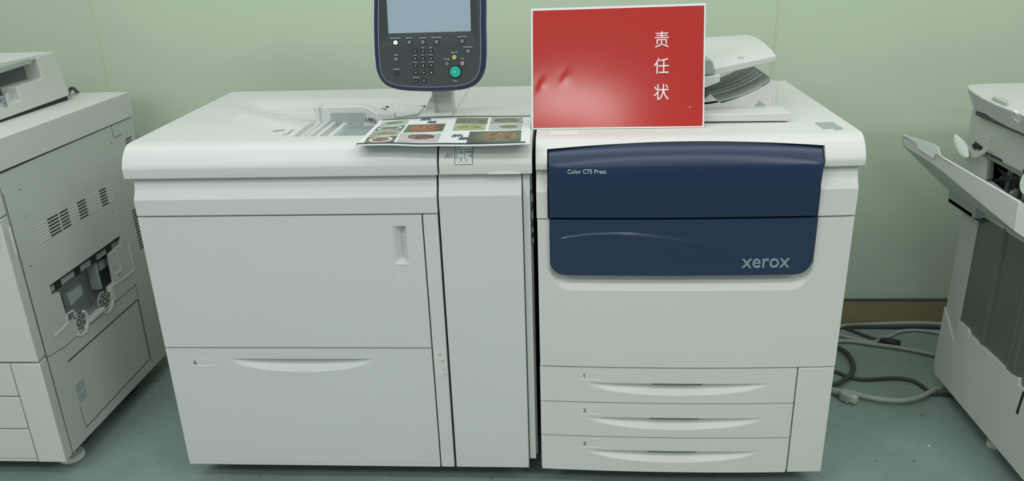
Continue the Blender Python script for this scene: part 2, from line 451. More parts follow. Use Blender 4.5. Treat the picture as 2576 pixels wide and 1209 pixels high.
# dark feed slots and mounting plate by the post
zf = ZT-0.0185
bm = BM()
def slot(P, z, dz=0.003): prism(bm, [on_z(px, py, z) for px, py in P], (0, 0, dz))
slot([(893, 256), (945, 256), (975, 266), (975, 272), (942, 260.5), (897, 259)], zf)
slot([(975, 255), (1002, 254), (1071, 266), (1069, 271), (1000, 258), (981, 259), (978, 271), (974, 271)], zf)
slot([(1078, 243), (1081, 243), (1080, 259), (1073, 268), (1067, 268), (1077, 258)], zf, 0.003)
slot([(960, 274), (972, 277), (962, 286), (952, 282)], zf, 0.004)
build('feed_slot', bm, BLACK, feeder)
bm = BM()
prism(bm, [on_z(px, py, zf) for px, py in ((982, 261), (1067, 272), (1052, 290), (962, 300), (968, 285), (985, 270))], (0, 0, 0.006))
mp_ = build('mounting_plate', bm, WHITE, feeder, bevel=0.001)
for px, py in ((998, 266), (1016, 269)):
    bm = BM(); c = on_z(px, py, zf+0.006); cyl(bm, c, (0, 0, 1), 0.007, 0.006, 16, 0.005); cyl(bm, c+Vector((0, 0, 0.006)), (0, 0, 1), 0.0022, 0.0004, 10, mi=1)
    build('screw_boss', bm, [WHITEP, LETTERG], mp_)
bm = BM(); 
P = catmull([on_z(915, 268, ZT), on_z(940, 274, ZT-0.004), on_z(962, 284, ZT-0.008), on_z(975, 292, ZT-0.010)], 6); tube(bm, P, 0.006, 8)
P = catmull([on_z(925, 262, ZT), on_z(950, 272, ZT-0.004), on_z(968, 279, ZT-0.008)], 6); tube(bm, P, 0.004, 8)
build('guide_rod', bm, WHITE, feeder)
bm = BM()
strip(bm, on_z(686, 330, ZT+0.001), on_z(716, 326, ZT+0.001), 0.006, (0, 0, 1), 0.0012)
build('latch', bm, MIDG, feeder); bm = BM()
P = [on_z(*q, ZT+0.001) for q in ((711, 339), (722, 337), (735, 328), (746, 326))]; tube(bm, catmull(P, 5), 0.0022, 6)
build('latch', bm, MIDG, feeder)
# upper front band
bm = BM(); profile_x(bm, band_pts(0.8315, 0.917), fx0-0.001, -0.3155)
build('front_band', bm, WHITE, feeder, bevel=0.0015)
# door
hs0, hs1, hz0, hz1 = -0.437, -0.400, 0.697, 0.798
def fdoor(x, z):
    if hs0 <= x <= hs1 and hz0 <= z <= hz1:
        d = 0.024*sstep((x-hs0)/(hs1-hs0)*1.15)
        return d*min(1, 0.25+(hz1-z)/0.012*0.8 if z > hz1-0.012 else 1)*min(1, (z-hz0)/0.010+0.05)
    return 0.0
bm = BM()
eps = 0.0004
grid_panel(bm, merge(lin(fx0, fx1, 2), lin(hs0, hs1, 18), [hs0-eps, hs1+eps]), merge(lin(0.4515, 0.8275, 2), lin(hz0, hz1, 24), [hz0-eps, hz1+eps]), fdoor, 0.02)
door = build('door', bm, WHITE, feeder, bevel=0.0012, smooth=40)
bm = BM(); box(bm, hs0+0.002, hs1+0.002, -0.0018, 0.0, hz0-0.0045, hz0-0.0005)
build('handle_lip', bm, WHITEP, door, bevel=0.0006)
# drawer 6
dc = on_y(757, 902, 0)
sc_l = scoop(dc.x, 0.196, dc.z, 0.040, 0.020)
bm = BM()
grid_panel(bm, merge(lin(fx0, fx1, 8), lin(dc.x-0.197, dc.x+0.197, 60)), merge([0.077, 0.2], lin(dc.z-0.045, dc.z-0.0005, 26), [dc.z-0.0003, dc.z+0.0003, dc.z+0.001, dc.z+0.004, 0.4475]), sc_l, 0.02)
dr6 = build('drawer', bm, WHITE, feeder, bevel=0.0, smooth=28, label='deep lower drawer numbered 6')
bm = BM(); p = on_y(488, 916, 0); text_bm(bm, '6', 0.019, (p.x, -0.0006, p.z), depth=0.0003)
build('drawer_number', bm, LETTERG, dr6)
bm = BM(); q = on_y(484, 919, 0); r_ = on_y(540, 919, 0); box(bm, q.x, r_.x, -0.0012, 0.0, q.z-0.001, q.z+0.001); q2 = on_y(500, 901, 0); box(bm, q2.x, r_.x, -0.0006, 0.0, q2.z-0.0004, q2.z+0.0004)
build('label_frame', bm, WHITEP, dr6)
bm = BM(); box(bm, fx0, -0.3575, 0.0005, 0.03, 0.066, 0.0755)
build('base_strip', bm, WHITE, feeder, bevel=0.001)
# narrow strip at the right of doors, with indicator icons
bm = BM(); box(bm, -0.3535, -0.3165, 0.0, 0.02, 0.067, 0.8275)
st = build('indicator_strip', bm, WHITE, feeder, bevel=0.0012)
bm = BM()
c0, c1 = on_y(1090, 878, 0), on_y(1124, 946, 0)
box(bm, -0.3515, -0.3185, -0.0007, 0.0, c1.z, c0.z)
ic = build('icon_label', bm, WARMW, st)
bm = BM()
for px, py, kind in ((1107, 892, 0), (1114, 908, 1), (1117, 928, 2), (1119, 940, 3)):
    p = on_y(px, py, 0)
    if kind == 0: ringm(bm, (p.x, -0.0007, p.z), (0, -1, 0), 0.0015, 0.0032, 0.0003, 14)
    else:
        w, h = 0.0045, 0.0028
        for (a, b) in (((-w, -h), (w, -h)), ((-w, -h), (-w, h)), ((w, -h), (w, h))) + ((((-w, h), (w, h)), ((0, -h), (0, h))) if kind == 1 else (((-w, h), (0, h)),)):
            strip(bm, (p.x+a[0], -0.0007, p.z+a[1]), (p.x+b[0], -0.0007, p.z+b[1]), 0.0009, (0, -1, 0), 0.0003)
build('tray_icon', bm, LETTERL, st)
for x in (-1.02, -0.885, -0.43):
    bm = BM(); cyl(bm, (x, 0.115, 0.0), (0, 0, 1), 0.020, 0.012, 24); cyl(bm, (x, 0.115, 0.012), (0, 0, 1), 0.009, 0.065, 16)
    build('foot', bm, DARKG, feeder)
for x in (-1.02, -0.43):
    bm = BM(); cyl(bm, (x, 0.68, 0.0), (0, 0, 1), 0.022, 0.012, 24); cyl(bm, (x, 0.68, 0.012), (0, 0, 1), 0.009, 0.065, 16)
    build('foot', bm, DARKG, feeder)

# ================================================================== TRANSPORT MODULE with control panel
mod = thing('transport_module', (-0.19, 0.38, 0.0),
    'narrow pale grey upright cabinet marked A1 between the wide feeder and the press', 'printer')
bm = BM(); box(bm, -0.309, -0.088, 0.03, BACK-0.005, 0.08, 0.968)
build('cabinet_body', bm, DARKG, mod)
bm = BM()
profile_x(bm, bumper_pts(0.9315), -0.3045, -0.0765)
box(bm, -0.3093, -0.3045, 0.10, BACK-0.001, 0.98, ZT-0.0006)
tc = build('top_cover', bm, WARMW, mod, bevel=0.0012)
bm = BM()
n = 16; a0, a1 = on_y(1226, 444, 0).x, on_y(1310, 444, 0).x
top = [(a0+(a1-a0)*i/n, -0.0012, 0.9315+0.0065*math.sin(PI*i/n)) for i in range(n+1)]
prism(bm, top, (0, 0.004, 0)); build('finger_notch', bm, WHITEP, tc)
# front door
dx0, dx1 = -0.3105, -0.1035
bm = BM()
pr = [(0.03, 0.9300), (0.0215, 0.9300), (0.0195, 0.921), (0.0175, 0.917), (0.0165, 0.905), (0.0125, 0.898), (0.006, 0.886), (0.0, 0.876), (0.0, 0.067), (0.03, 0.067)]
profile_x(bm, pr, dx0, dx1); md = build('door', bm, WHITE, mod, bevel=0.0015)
bm = BM()
p = on_y(1311, 792, 0); strip(bm, (p.x-0.002, 0, p.z), (p.x+0.002, 0, p.z), 0.0016, (0, -1, 0), 0.0004); build('scratch', bm, WHITEP, md)
bm = BM(); box(bm, -0.1015, -0.0835, 0.020, 0.05, 0.083, 0.925)
build('side_strip', bm, WARMW, mod, bevel=0.002)
bm = BM(); box(bm, -0.0845, -0.079, 0.045, BACK-0.01, 0.083, 0.96)
build('side_panel', bm, MIDG, mod)
for k, (z0, z1) in enumerate(((0.845, 0.875), (0.80, 0.83), (0.765, 0.785), (0.735, 0.755))):
    bm = BM(); box(bm, -0.0835, -0.076, 0.030, 0.046, z0, z1); box(bm, -0.0815, -0.078, 0.0285, 0.031, z0+0.005, z1-0.005, 1)
    build('connector', bm, [DARKG, MIDG], mod)
bm = BM(); box(bm, -0.0820, -0.079, 0.044, 0.05, 0.115, 0.121); build('pin', bm, WHITEP, mod)
# A1 lettering and layout label
yl = 0.0
def bump_at(z):                               # surface point + tangent of bumper at height z
    pp = bumper_pts(0.9315)[1:11]
    for a, b in zip(pp, pp[1:]):
        if b[1] <= z <= a[1]:
            t = (z-a[1])/(b[1]-a[1]); return a[0]+(b[0]-a[0])*t
    return 0.0
z0, z1 = 0.992, 0.9615
ya, yb = bump_at(z0), bump_at(z1)
lx0, lx1 = on_y(1144, 395, 0.01).x, on_y(1190, 395, 0.01).x
tdir = Vector((0, yb-ya, z1-z0)).normalized(); nrm = Vector((0, tdir.z, -tdir.y)); 
if nrm.y > 0: nrm = -nrm
def frame_at(z):                              # tangent (up) and outward normal of the bumper at height z
    t = Vector((0, bump_at(z+0.003)-bump_at(z-0.003), 0.006)).normalized(); n = Vector((0, -t.z, t.y)); return t, n
def lab(u, v, lift=0.0008):                   # u across 0..1, v down 0..1 of the label
    z = 0.999 + (0.956-0.999)*v
    return Vector((lx0+(lx1-lx0)*u, bump_at(z), z)) + frame_at(z)[1]*lift
bm = BM(); N = 8
rows = [[bm.verts.new(lab(u, v/N, 0.0006)) for u in (0, 1)] for v in range(N+1)]
for a, b in zip(rows, rows[1:]): bm.faces.new((a[0], a[1], b[1], b[0]))
ly = build('layout_label', bm, WHITEP, mod, smooth=60, label='small white square sticker with printed tray layout boxes')
bm = BM()
def lline(u0, v0, u1, v1, w=0.0012, mi=0):
    k = max(1, int(abs(v1-v0)*8))
    for i in range(k):
        strip(bm, lab(u0+(u1-u0)*i/k, v0+(v1-v0)*i/k), lab(u0+(u1-u0)*(i+1)/k, v0+(v1-v0)*(i+1)/k), w, nrm, 0.0003, mi)
for e in ((0.02, 0.01, 0.98, 0.01), (0.02, 0.98, 0.98, 0.98), (0.02, 0.01, 0.02, 0.98), (0.98, 0.01, 0.98, 0.98)): lline(*e, w=0.0014)
for e in ((0.12, 0.22, 0.92, 0.22), (0.12, 0.86, 0.92, 0.86), (0.12, 0.22, 0.12, 0.86), (0.92, 0.22, 0.92, 0.86), (0.56, 0.22, 0.56, 0.86), (0.12, 0.42, 0.56, 0.42), (0.12, 0.65, 0.56, 0.65)): lline(*e, w=0.0007)
for s, u, v in (('E6', 0.27, 0.39), ('E4', 0.60, 0.39), ('E3', 0.77, 0.39), ('E2', 0.77, 0.58), ('E5', 0.60, 0.80), ('E8', 0.27, 0.80)):
    zz = 0.999 + (0.956-0.999)*(v-0.07); text_bm(bm, s, 0.0072, lab(u, v, 0.0012), (1, 0, 0), frame_at(zz)[0], 0.0002)
P = [lab(u, v, 0.001) for u, v in ((0.08, 0.09), (0.14, 0.17), (0.18, 0.07), (0.24, 0.17), (0.28, 0.10), (0.33, 0.14))]
tube(bm, P, 0.0004, 5)
build('label_print', bm, LETTERG, ly)
bm = BM(); p = on_y(1121, 396, 0.012)
fo = Vector((p.x, bump_at(p.z), p.z)) + frame_at(p.z+0.006)[1]*0.0022; text_bm(bm, 'A', 0.0165, fo, (1, 0, 0), frame_at(p.z+0.006)[0], 0.0003); draw_one(bm, 0.0165, fo+Vector((0.0098, 0, 0)), (1, 0, 0), frame_at(p.z+0.006)[0], 0.0003, 0.07); build('lettering', bm, LETTERL, mod)
bm = BM(); p0 = on_y(1118, 413, 0.0); p1 = on_y(1140, 413, 0.0); box(bm, p0.x, p1.x, bump_at(p0.z)-0.0008, bump_at(p0.z)+0.001, p0.z-0.0005, p0.z+0.0005); build('label_line', bm, WHITEP, mod)
# post
bm = BM()
px0, px1 = -0.369, -0.3100
prism(bm, [(px0, 0.345, ZT-0.001), (px1, 0.345, ZT-0.001), (px1, 0.40, ZT-0.001), (px0, 0.40, ZT-0.001)], (0, 0, 0.20))
po = build('post', bm, OLDW, feeder, bevel=0.008, segs=4)
bm = BM()
prism(bm, [(px0-0.026, 0.33, ZT-0.001), (px0+0.01, 0.33, ZT-0.001), (px0+0.01, 0.33, ZT+0.052), (px0-0.001, 0.33, ZT+0.050)], (0, 0.09, 0))
prism(bm, [(px0-0.026, 0.32, ZT-0.001), (px1-0.002, 0.32, ZT-0.001), (px1-0.002, 0.43, ZT-0.001), (px0-0.026, 0.43, ZT-0.001)], (0, 0, 0.006))
build('post_base', bm, OLDW, po, bevel=0.003)
# ---- control panel
YP = 0.25
def pp(px, py, y=YP): p = on_y(px, py, y); return (p.x, p.z)
out_px = [(939, 0), (938.5, 60), (940, 120), (942, 150), (945, 175), (951, 193), (961, 208), (976, 219), (997, 226), (1030, 230), (1075, 231.5), (1120, 230.5), (1160, 227), (1183, 221), (1202, 209), (1214, 192), (1220, 172), (1222, 150), (1223, 120), (1222, 60), (1222, 0)]
ol = [pp(*q) for q in out_px]
xl, xr = ol[0][0], ol[-1][0]
zt_ = 1.475
top_arc = [(xr-0.002, zt_-0.05), (xr-0.008, zt_-0.025), (xr-0.025, zt_-0.006), (xr-0.05, zt_), (xl+0.05, zt_), (xl+0.025, zt_-0.006), (xl+0.008, zt_-0.025), (xl+0.002, zt_-0.05)]
ol = ol + top_arc
cc = [Vector((a, b, 0)) for a, b in ol]
sm = catmull(cc + [cc[0]], 4)[:-1]
OUT = [(v.x, v.y) for v in sm]
def offset_poly(P, d):
    n = len(P); area = sum(P[i][0]*P[(i+1) % n][1]-P[(i+1) % n][0]*P[i][1] for i in range(n)); sg = 1 if area > 0 else -1
    R = []
    for i in range(n):
        a, b, c = Vector(P[i-1]), Vector(P[i]), Vector(P[(i+1) % n])
        t = ((b-a).normalized()+(c-b).normalized()).normalized()
        nv = Vector((-t.y, t.x))*sg
        R.append((b.x+nv.x*d, b.y+nv.y*d))
    return R
def rings(bm, layers, mi=0, cap_front=False, cap_back=True):
    """layers: (offset, y); joined into a shell"""
    L = [[bm.verts.new((x, y, z)) for x, z in offset_poly(OUT, d)] for d, y in layers]
    n = len(OUT)
    for a, b in zip(L, L[1:]):
        for i in range(n): bm.faces.new((a[i], a[(i+1) % n], b[(i+1) % n], b[i])).material_index = mi
    if cap_front: bm.faces.new(L[-1]).material_index = mi
    if cap_back: bm.faces.new(list(reversed(L[0]))).material_index = mi
bm = BM(); rings(bm, [(0.012, YP+0.04), (0.004, YP+0.034), (0.0, YP+0.024), (0.0, YP+0.010), (0.002, YP+0.004), (0.006, YP+0.0005), (0.0135, YP-0.0012)])
cp = build('control_panel', bm, NAVYF, feeder, smooth=50, label='navy-framed control panel with screen, keypad and green start button')
bm = BM(); rings(bm, [(0.0132, YP-0.001), (0.0132, YP-0.0020), (0.0146, YP-0.0020)], cap_back=False)
build('silver_line', bm, flat('bright_silver', (0.62, 0.66, 0.70), 0.3, metal=0.4), cp)
# face plate with a trapezoid screen well
sc_o = [pp(972, 92), pp(1202, 87)]             # outer foot of the bezel slope
s0, s1 = pp(976, 85), pp(1184, 79)
sxl, sxr = pp(973.5, 0)[0]+0.001, pp(1185, 0)[0]
face = offset_poly(OUT, 0.0146)
YF = YP-0.0026
well_in = [(s0[0], s0[1]), (s1[0], s1[1]), (sxr, 1.44), (sxl, 1.44)]
wo_bl, wo_br = pp(963, 116), pp(1199, 108)
well_out = [(wo_bl[0]-0.004, wo_bl[1]), (wo_br[0]+0.004, wo_br[1]), (xr-0.024, 1.455), (xl+0.024, 1.455)]
bm = BM()
vf = [bm.verts.new((x, YF, z)) for x, z in face]
vb = [bm.verts.new((x, YP-0.0015, z)) for x, z in face]
wo = [bm.verts.new((x, YF, z)) for x, z in well_out]
es = [bm.edges.new((vf[i], vf[(i+1) % len(vf)])) for i in range(len(vf))] + [bm.edges.new((wo[i], wo[(i+1) % 4])) for i in range(4)]
bmesh.ops.triangle_fill(bm, use_beauty=True, use_dissolve=False, edges=es)
for i in range(len(vf)):
    bm.faces.new((vf[i], vf[(i+1) % len(vf)], vb[(i+1) % len(vf)], vb[i]))
build('face_plate', bm, PANELG, cp)
bm = BM()
wo = [bm.verts.new((x, YF, z)) for x, z in well_out]
wi = [bm.verts.new((x, YF+0.009, z)) for x, z in well_in]
for i in range(4): bm.faces.new((wo[i], wo[(i+1) % 4], wi[(i+1) % 4], wi[i])).material_index = 0
build('screen_bezel', bm, SLOPEG, cp, smooth=10)
bm = BM(); prism(bm, [(x, YF+0.0088, z) for x, z in well_in], (0, 0.003, 0))
SCREEN = flat('screen_glass', (0.24, 0.30, 0.34), 0.12, emit=0.23, emitcol=(0.50, 0.68, 0.80), coat=0.5)
build('screen', bm, SCREEN, cp, label='blank pale blue-grey touch screen')
# buttons
CW = flat('lit_white_key', (0.85, 0.88, 0.88), 0.4, emit=0.25)
CG = flat('grey_key', (0.22, 0.25, 0.26), 0.45); CG2 = flat('violet_grey_key', (0.17, 0.17, 0.20), 0.45); CDK = flat('dark_key', (0.055, 0.065, 0.068), 0.4)
CY = flat('yellow_key', (0.48, 0.58, 0.20), 0.4); CR = flat('pink_key', (0.35, 0.10, 0.15), 0.4); CGN = flat('green_key', (0.03, 0.48, 0.36), 0.35)
MP = (0.001, -0.0)
def zp(zx, zy): return 900+zx/4.65, zy/4.65
btns = [((443, 497), 27, CW, 'Services Home'), ((603, 493), 25, CG, 'Services'), ((763, 491), 25, CG, 'Job Status'), ((922, 487), 25, CG, 'Machine Status'), ((1221, 478), 25, CG, 'Log In / Out'),
        ((1292, 597), 25, CG, 'Energy Saver'), ((449, 689), 24, CG, 'Help'), ((457, 855), 24, CDK, 'Language'), ((1130, 668), 30, CY, 'Clear All'), ((1043, 742), 28, CG2, 'Interrupt'), ((1226, 738), 31, CR, 'Stop'), ((1140, 838), 70, CGN, '')]
YB = YF
def place(zx, zy): x, y = zp(zx, zy); p = on_y(x, y, YB); return p
for (c, r, mt, s) in btns:
    p = place(*c); R = r/4.65*0.00101
    bm = BM(); cyl(bm, (p.x, YB+0.006, p.z), (0, -1, 0), R, 0.0090, 32, R*0.93); ringm(bm, (p.x, YB+0.006, p.z), (0, -1, 0), R*1.0, R*1.16+0.0004, 0.0066, 32, mi=1)
    if mt is CR: ringm(bm, (p.x, YB-0.003, p.z), (0, -1, 0), R*0.45, R*0.62, 0.0003, 20, mi=2); cyl(bm, (p.x, YB-0.003, p.z), (0, -1, 0), R*0.16, 0.0003, 8, mi=2)
    if mt is CGN: prism(bm, [(p.x-0.0022, YB-0.003, p.z-0.003), (p.x+0.0028, YB-0.003, p.z), (p.x-0.0022, YB-0.003, p.z+0.003)], (0, -0.0003, 0), mi=2)
    build({CGN: 'start_button', CR: 'stop_button', CY: 'clear_button'}.get(mt, 'button'), bm, [mt, BLACK, LETTERW], cp, smooth=40,
          label={CGN: 'large round green start button', CR: 'pink stop button', CY: 'yellow-green button', CW: 'lit white button'}.get(mt))
    if s: lt = BM(); text_bm(lt, s, 0.0046, (p.x, YB-0.0002, p.z+R+0.0042), depth=0.0002, align='CENTER', bold=0.00006); build('button_label', lt, LETTERW, cp)
p = place(1140, 950); lt = BM(); text_bm(lt, 'Start', 0.0050, (p.x, YB-0.0002, p.z), depth=0.0002, align='CENTER', bold=0.00006); build('button_label', lt, LETTERW, cp)
keys = [('1', 673, 600, ''), ('2', 763, 598, 'ABC'), ('3', 855, 597, 'DEF'), ('4', 675, 685, 'GHI'), ('5', 766, 683, 'JKL'), ('6', 857, 681, 'MNO'), ('7', 678, 767, 'PQRS'), ('8', 768, 765, 'TUV'), ('9', 860, 763, 'WXYZ'),
        ('*', 681, 850, ''), ('0', 772, 848, ''), ('#', 863, 845, ''), ('-', 686, 944, 'Dial Pause'), ('C', 776, 941, '')]
for ch, zx, zy, s in keys:
    p = place(zx, zy); R = 0.0054
    bm = BM(); cyl(bm, (p.x, YB+0.0006, p.z), (0, -1, 0), R*0.88, 0.0032, 24, R*0.82, mi=0); ringm(bm, (p.x, YB+0.0004, p.z), (0, -1, 0), R*0.9, R*1.15, 0.0012, 24, mi=1)
    if ch == '1':
        k0 = len(bm.faces); draw_one(bm, 0.0062, (p.x-0.0016, YB-0.0027, p.z-0.0021), depth=0.0002, wt=0.11); bm.faces.ensure_lookup_table()
        for f in bm.faces[k0:]: f.material_index = 2
    else: text_bm(bm, ch, 0.0062, (p.x, YB-0.0027, p.z-0.0021), depth=0.0002, align='CENTER', mi=2, bold=0.0001)
    build('keypad_key', bm, [CDK, BLACK, LETTERW], cp, smooth=40)
    if s: lt = BM(); text_bm(lt, s, 0.0042, (p.x, YB-0.0002, p.z+R+0.0022), depth=0.0002, align='CENTER', bold=0.00006); build('button_label', lt, LETTERW, cp)
bm = BM(); box(bm, -0.375, -0.30, YP+0.036, 0.352, 1.10, 1.20); build('panel_bracket', bm, OLDW, cp, bevel=0.004)

# ================================================================== PRINTING PRESS (right cabinet)
press = thing('printing_press', (0.32, 0.38, 0.0),
    'white digital colour press with navy blue front panel and three drawers numbered 1 to 3', 'printer')
qx0, qx1 = -0.068, 0.7055
bm = BM(); box(bm, -0.060, 0.698, 0.045, BACK-0.005, 0.08, 0.966); build('cabinet_body', bm, DARKG, press)
bm = BM(); box(bm, 0.6985, 0.7045, 0.03, BACK-0.003, 0.068, 0.966); build('side_panel', bm, WHITE, press, bevel=0.001)
bm = BM(); box(bm, -0.0665, -0.0605, 0.03, BACK-0.003, 0.068, 0.966); build('side_panel', bm, DARKG, press, bevel=0.001)
# top cover with notch for the navy lid: three pieces of bumper joined in one mesh
nx0, nx1 = -0.0385, 0.6175
bm = BM()
P0 = bumper_pts(0.941)
profile_x(bm, P0, -0.0672, nx0-0.001, 2); profile_x(bm, P0, nx1+0.001, 0.7135, 4)
n = 26
def zarc(x):                                  # top edge of the navy lid rises in the middle
    t = (x-0.29)/0.3275
    return 0.9865 + 0.0125*(1-t*t)
def ycurve(z):
    pp_ = P0[1:11]
    for a, b in zip(pp_, pp_[1:]):
        if b[1] <= z <= a[1]:
            t = (z-a[1])/(b[1]-a[1]); return a[0]+(b[0]-a[0])*t
    return 0.0
rowsv = []
for i in range(n+1):
    x = nx0-0.001 + (nx1-nx0+0.002)*i/n; za = zarc(x)+0.0015
    seq = [(BACK, ZT), (0.058, ZT), (0.048, ZT-0.0012)]
    za = min(za, ZT-0.002)
    for k in range(1, 7):
        z = (ZT-0.0012) + (za-(ZT-0.0012))*k/6; seq.append((ycurve(z), z))
    seq += [(0.06, za-0.004), (0.06, 0.966), (BACK, 0.966)]
    rowsv.append([bm.verts.new((x, y, z)) for y, z in seq])
for a, b in zip(rowsv, rowsv[1:]):
    for i in range(len(a)):
        j = (i+1) % len(a); bm.faces.new((a[i], a[j], b[j], b[i]))
for v in bm.verts:
    if v.co.x > 0.7 and v.co.y > 0.5: v.co.x += 0.006
build('top_cover', bm, WARMW, press, bow=True, smooth=35)
bm = BM(); profile_x(bm, band_pts(0.8155, 0.927), -0.0675, nx0-0.001, 2); build('front_band', bm, WARMW, press, bow=True, bevel=0.001)
bm = BM(); profile_x(bm, band_pts(0.8165, 0.927), nx1-0.002, qx1, 4); build('front_band', bm, WARMW, press, bow=True, bevel=0.001)
# dark seal behind the navy lid edge
bm = BM()
nn_ = 26; xsn = lin(nx0, nx1, nn_)
def tcol(x, e): return [(0.045, zarc(x)+0.0012-0.0+e)]
R1 = []
for x in xsn:
    xx = 0.2895+(x-0.2895)*1.0
    R1.append([bm.verts.new((xx, y, z)) for y, z in ((0.028, zarc(x)+0.0008), (0.050, zarc(x)+0.0008), (0.050, 0.82), (0.010, 0.82), (0.010, 0.96))])
for a, b in zip(R1, R1[1:]):
    for i in range(5): bm.faces.new((a[i], a[(i+1) % 5], b[(i+1) % 5], b[i]))
bm.faces.new(R1[0]); bm.faces.new(R1[-1])
build('lid_seal', bm, BLACK, press, bow=True)
# navy lid (upper)
ux0, ux1 = nx0+0.003, nx1-0.004
bm = BM()
def uside(z): return 0.006*(1-(z-0.82)/0.17)   # the right edge leans in downwards
xs = lin(0, 1, 30)
prof = lin(0, 1, 24)
cols = []
for s in xs:
    xr_ = ux0 + (ux1-ux0)*s
    za = zarc(xr_)-0.0012; col = []
    seq = [(za, 0.030), (za-0.002, 0.0225), (za-0.008, 0.013), (za-0.016, 0.004), (za-0.026, -0.0055), (0.955, -0.0115), (0.948, -0.0135), (0.93, -0.0138), (0.88, -0.0128), (0.8225, -0.0110), (0.8205, -0.0095), (0.8200, 0.0)]
    for z, y in seq:
        x = xr_ - s*uside(z)
        col.append(bm.verts.new((x, y, z)))
    b1 = bm.verts.new((xr_ - s*uside(0.82), 0.012, 0.82)); b2 = bm.verts.new((xr_, 0.034, za)); cols.append(col+[b1, b2])
for a, b in zip(cols, cols[1:]):
    for i in range(len(a)):
        j = (i+1) % len(a); bm.faces.new((a[i], a[j], b[j], b[i]))
bm.faces.new(cols[0]); bm.faces.new(list(reversed(cols[-1])))
lid = build('navy_lid', bm, NAVY, press, bow=True, smooth=28, bevel=0.0012, label='navy blue upper lid panel with arched top edge')
bm = BM(); p = on_y(1427, 436.5, -0.018)
text_bm(bm, 'Color C75 Press', 0.0152, (p.x, -0.0146, p.z), depth=0.0006, sx=0.90)
build('lettering', bm, LETTERW, lid, bow=True)
# main front door with recess around the lower navy plate
rx0, rx1, rz0, rz1 = -0.036, 0.617, 0.6215, 0.83
def rrd(x, z, x0, x1, z0, z1, r):             # signed distance inside a rounded rectangle (positive inside)
    cx, cz = (x0+x1)/2, (z0+z1)/2; dx = abs(x-cx)-(x1-x0)/2+r; dz = abs(z-cz)-(z1-z0)/2+r
    return -(math.hypot(max(dx, 0), max(dz, 0)) + min(max(dx, dz), 0) - r)
def fmain(x, z):
    d = rrd(x, z, rx0, rx1, rz0, 1.2, 0.055)
    if d <= 0: return 0.0
    w = 0.042 if z < 0.70 else 0.042
    # side rims are steep, the lower rim is a broad slope
    ds = min(x-rx0, rx1-x)
    t = d/0.042
    if ds < 0.012 and z > 0.69: t = min(1, ds/0.003)
    t = min(1, t)
    return 0.026*math.sin(t*PI/2)**1.0
bm = BM()
grid_panel(bm, merge(lin(qx0+0.002, rx0, 4), lin(rx0, rx0+0.07, 28), lin(rx0+0.07, rx1-0.07, 30), lin(rx1-0.07, rx1, 28), lin(rx1, qx1-0.001, 6)),
           merge([0.3985, 0.5, 0.60], lin(0.615, 0.70, 40), lin(0.70, 0.8125, 10)), fmain, 0.04)
mdoor = build('front_door', bm, WARMW, press, bow=True, smooth=50)
# lower navy plate
lx0_, lx1_, lz0, lz1 = -0.0345, 0.609, 0.668, 0.8165
def crease(x):                                  # height of the swoosh line
    K = [(1390, 606), (1430, 592), (1480, 584), (1550, 581), (1620, 585), (1700, 594), (1780, 607), (1850, 622), (1900, 632)]
    Q = [on_y(a, b, -0.015) for a, b in K]
    if x <= Q[0].x: return Q[0].z
    for a, b in zip(Q, Q[1:]):
        if x <= b.x: t = (x-a.x)/(b.x-a.x); return a.z+(b.z-a.z)*t
    return Q[-1].z
CX = [crease(lx0_+(lx1_-lx0_)*i/200) for i in range(201)]
for _ in range(6): CX = [CX[0]] + [(CX[i-1]+2*CX[i]+CX[i+1])/4 for i in range(1, 200)] + [CX[-1]]
ZM = 0.765                                     # base row of the grid that is bent to follow the crease
def warp(x, z):
    i = min(1, max(0, (x-lx0_)/(lx1_-lx0_)))*200; i0 = max(0, min(199, int(i))); zc = CX[i0]+(CX[i0+1]-CX[i0])*(i-i0)
    w = (z-lz0-R)/(ZM-lz0-R) if z < ZM else (lz1-z)/(lz1-ZM)
    return z + (zc-ZM)*sstep(w)
def fnavy(x, z):                               # z is the unwarped row; a shoulder starts under the crease line
    sx0 = (x-lx0_)/(lx1_-lx0_)
    amp = 0.0040*sstep(sx0/0.10)*(1-sstep((sx0-0.55)/0.25))
    wd = 0.0050 + 0.020*sstep((sx0-0.18)/0.5)
    if z >= ZM: return -0.0105
    t = (ZM-z)
    return -0.0105 - amp*math.sin(min(1, t/wd)*PI/2)*(1-sstep((t-wd)/0.045))
bm = BM()
R = 0.036
us = merge(lin(0, 1, 150)); vs_ = lin(0, 1, 90)
def inset_x(z, side):                           # rounded lower corners
    if z >= lz0+R: return 0.0
    return R - math.sqrt(max(0, R*R-(lz0+R-z)**2))
zl = merge(lin(lz0, lz0+R, 24), lin(lz0+R, ZM-0.030, 14), lin(ZM-0.030, ZM, 40), lin(ZM, lz1, 16))
g = []
for z in zl:
    dx = inset_x(z, 0); g.append([])
    for u in us:
        a = lx0_+dx; b = lx1_-dx + (z-lz0)/(lz1-lz0)*0.004
        x = a+(b-a)*u; xx = min(max(x, lx0_), lx1_); g[-1].append(bm.verts.new((x, fnavy(xx, z), warp(xx, z) if z > lz0+R else z+(warp(xx, z)-z)*0)))
for j in range(len(zl)-1):
    for i in range(len(us)-1):
        bm.faces.new((g[j][i], g[j][i+1], g[j+1][i+1], g[j+1][i]))
ring = g[0][:] + [r[-1] for r in g[1:]] + list(reversed(g[-1][:-1])) + [g[j][0] for j in range(len(g)-2, 0, -1)]
rb = [bm.verts.new((v.co.x, 0.004, v.co.z)) for v in ring]
for i in range(len(ring)): bm.faces.new((ring[i], rb[i], rb[(i+1) % len(ring)], ring[(i+1) % len(ring)]))
bm.faces.new(rb)
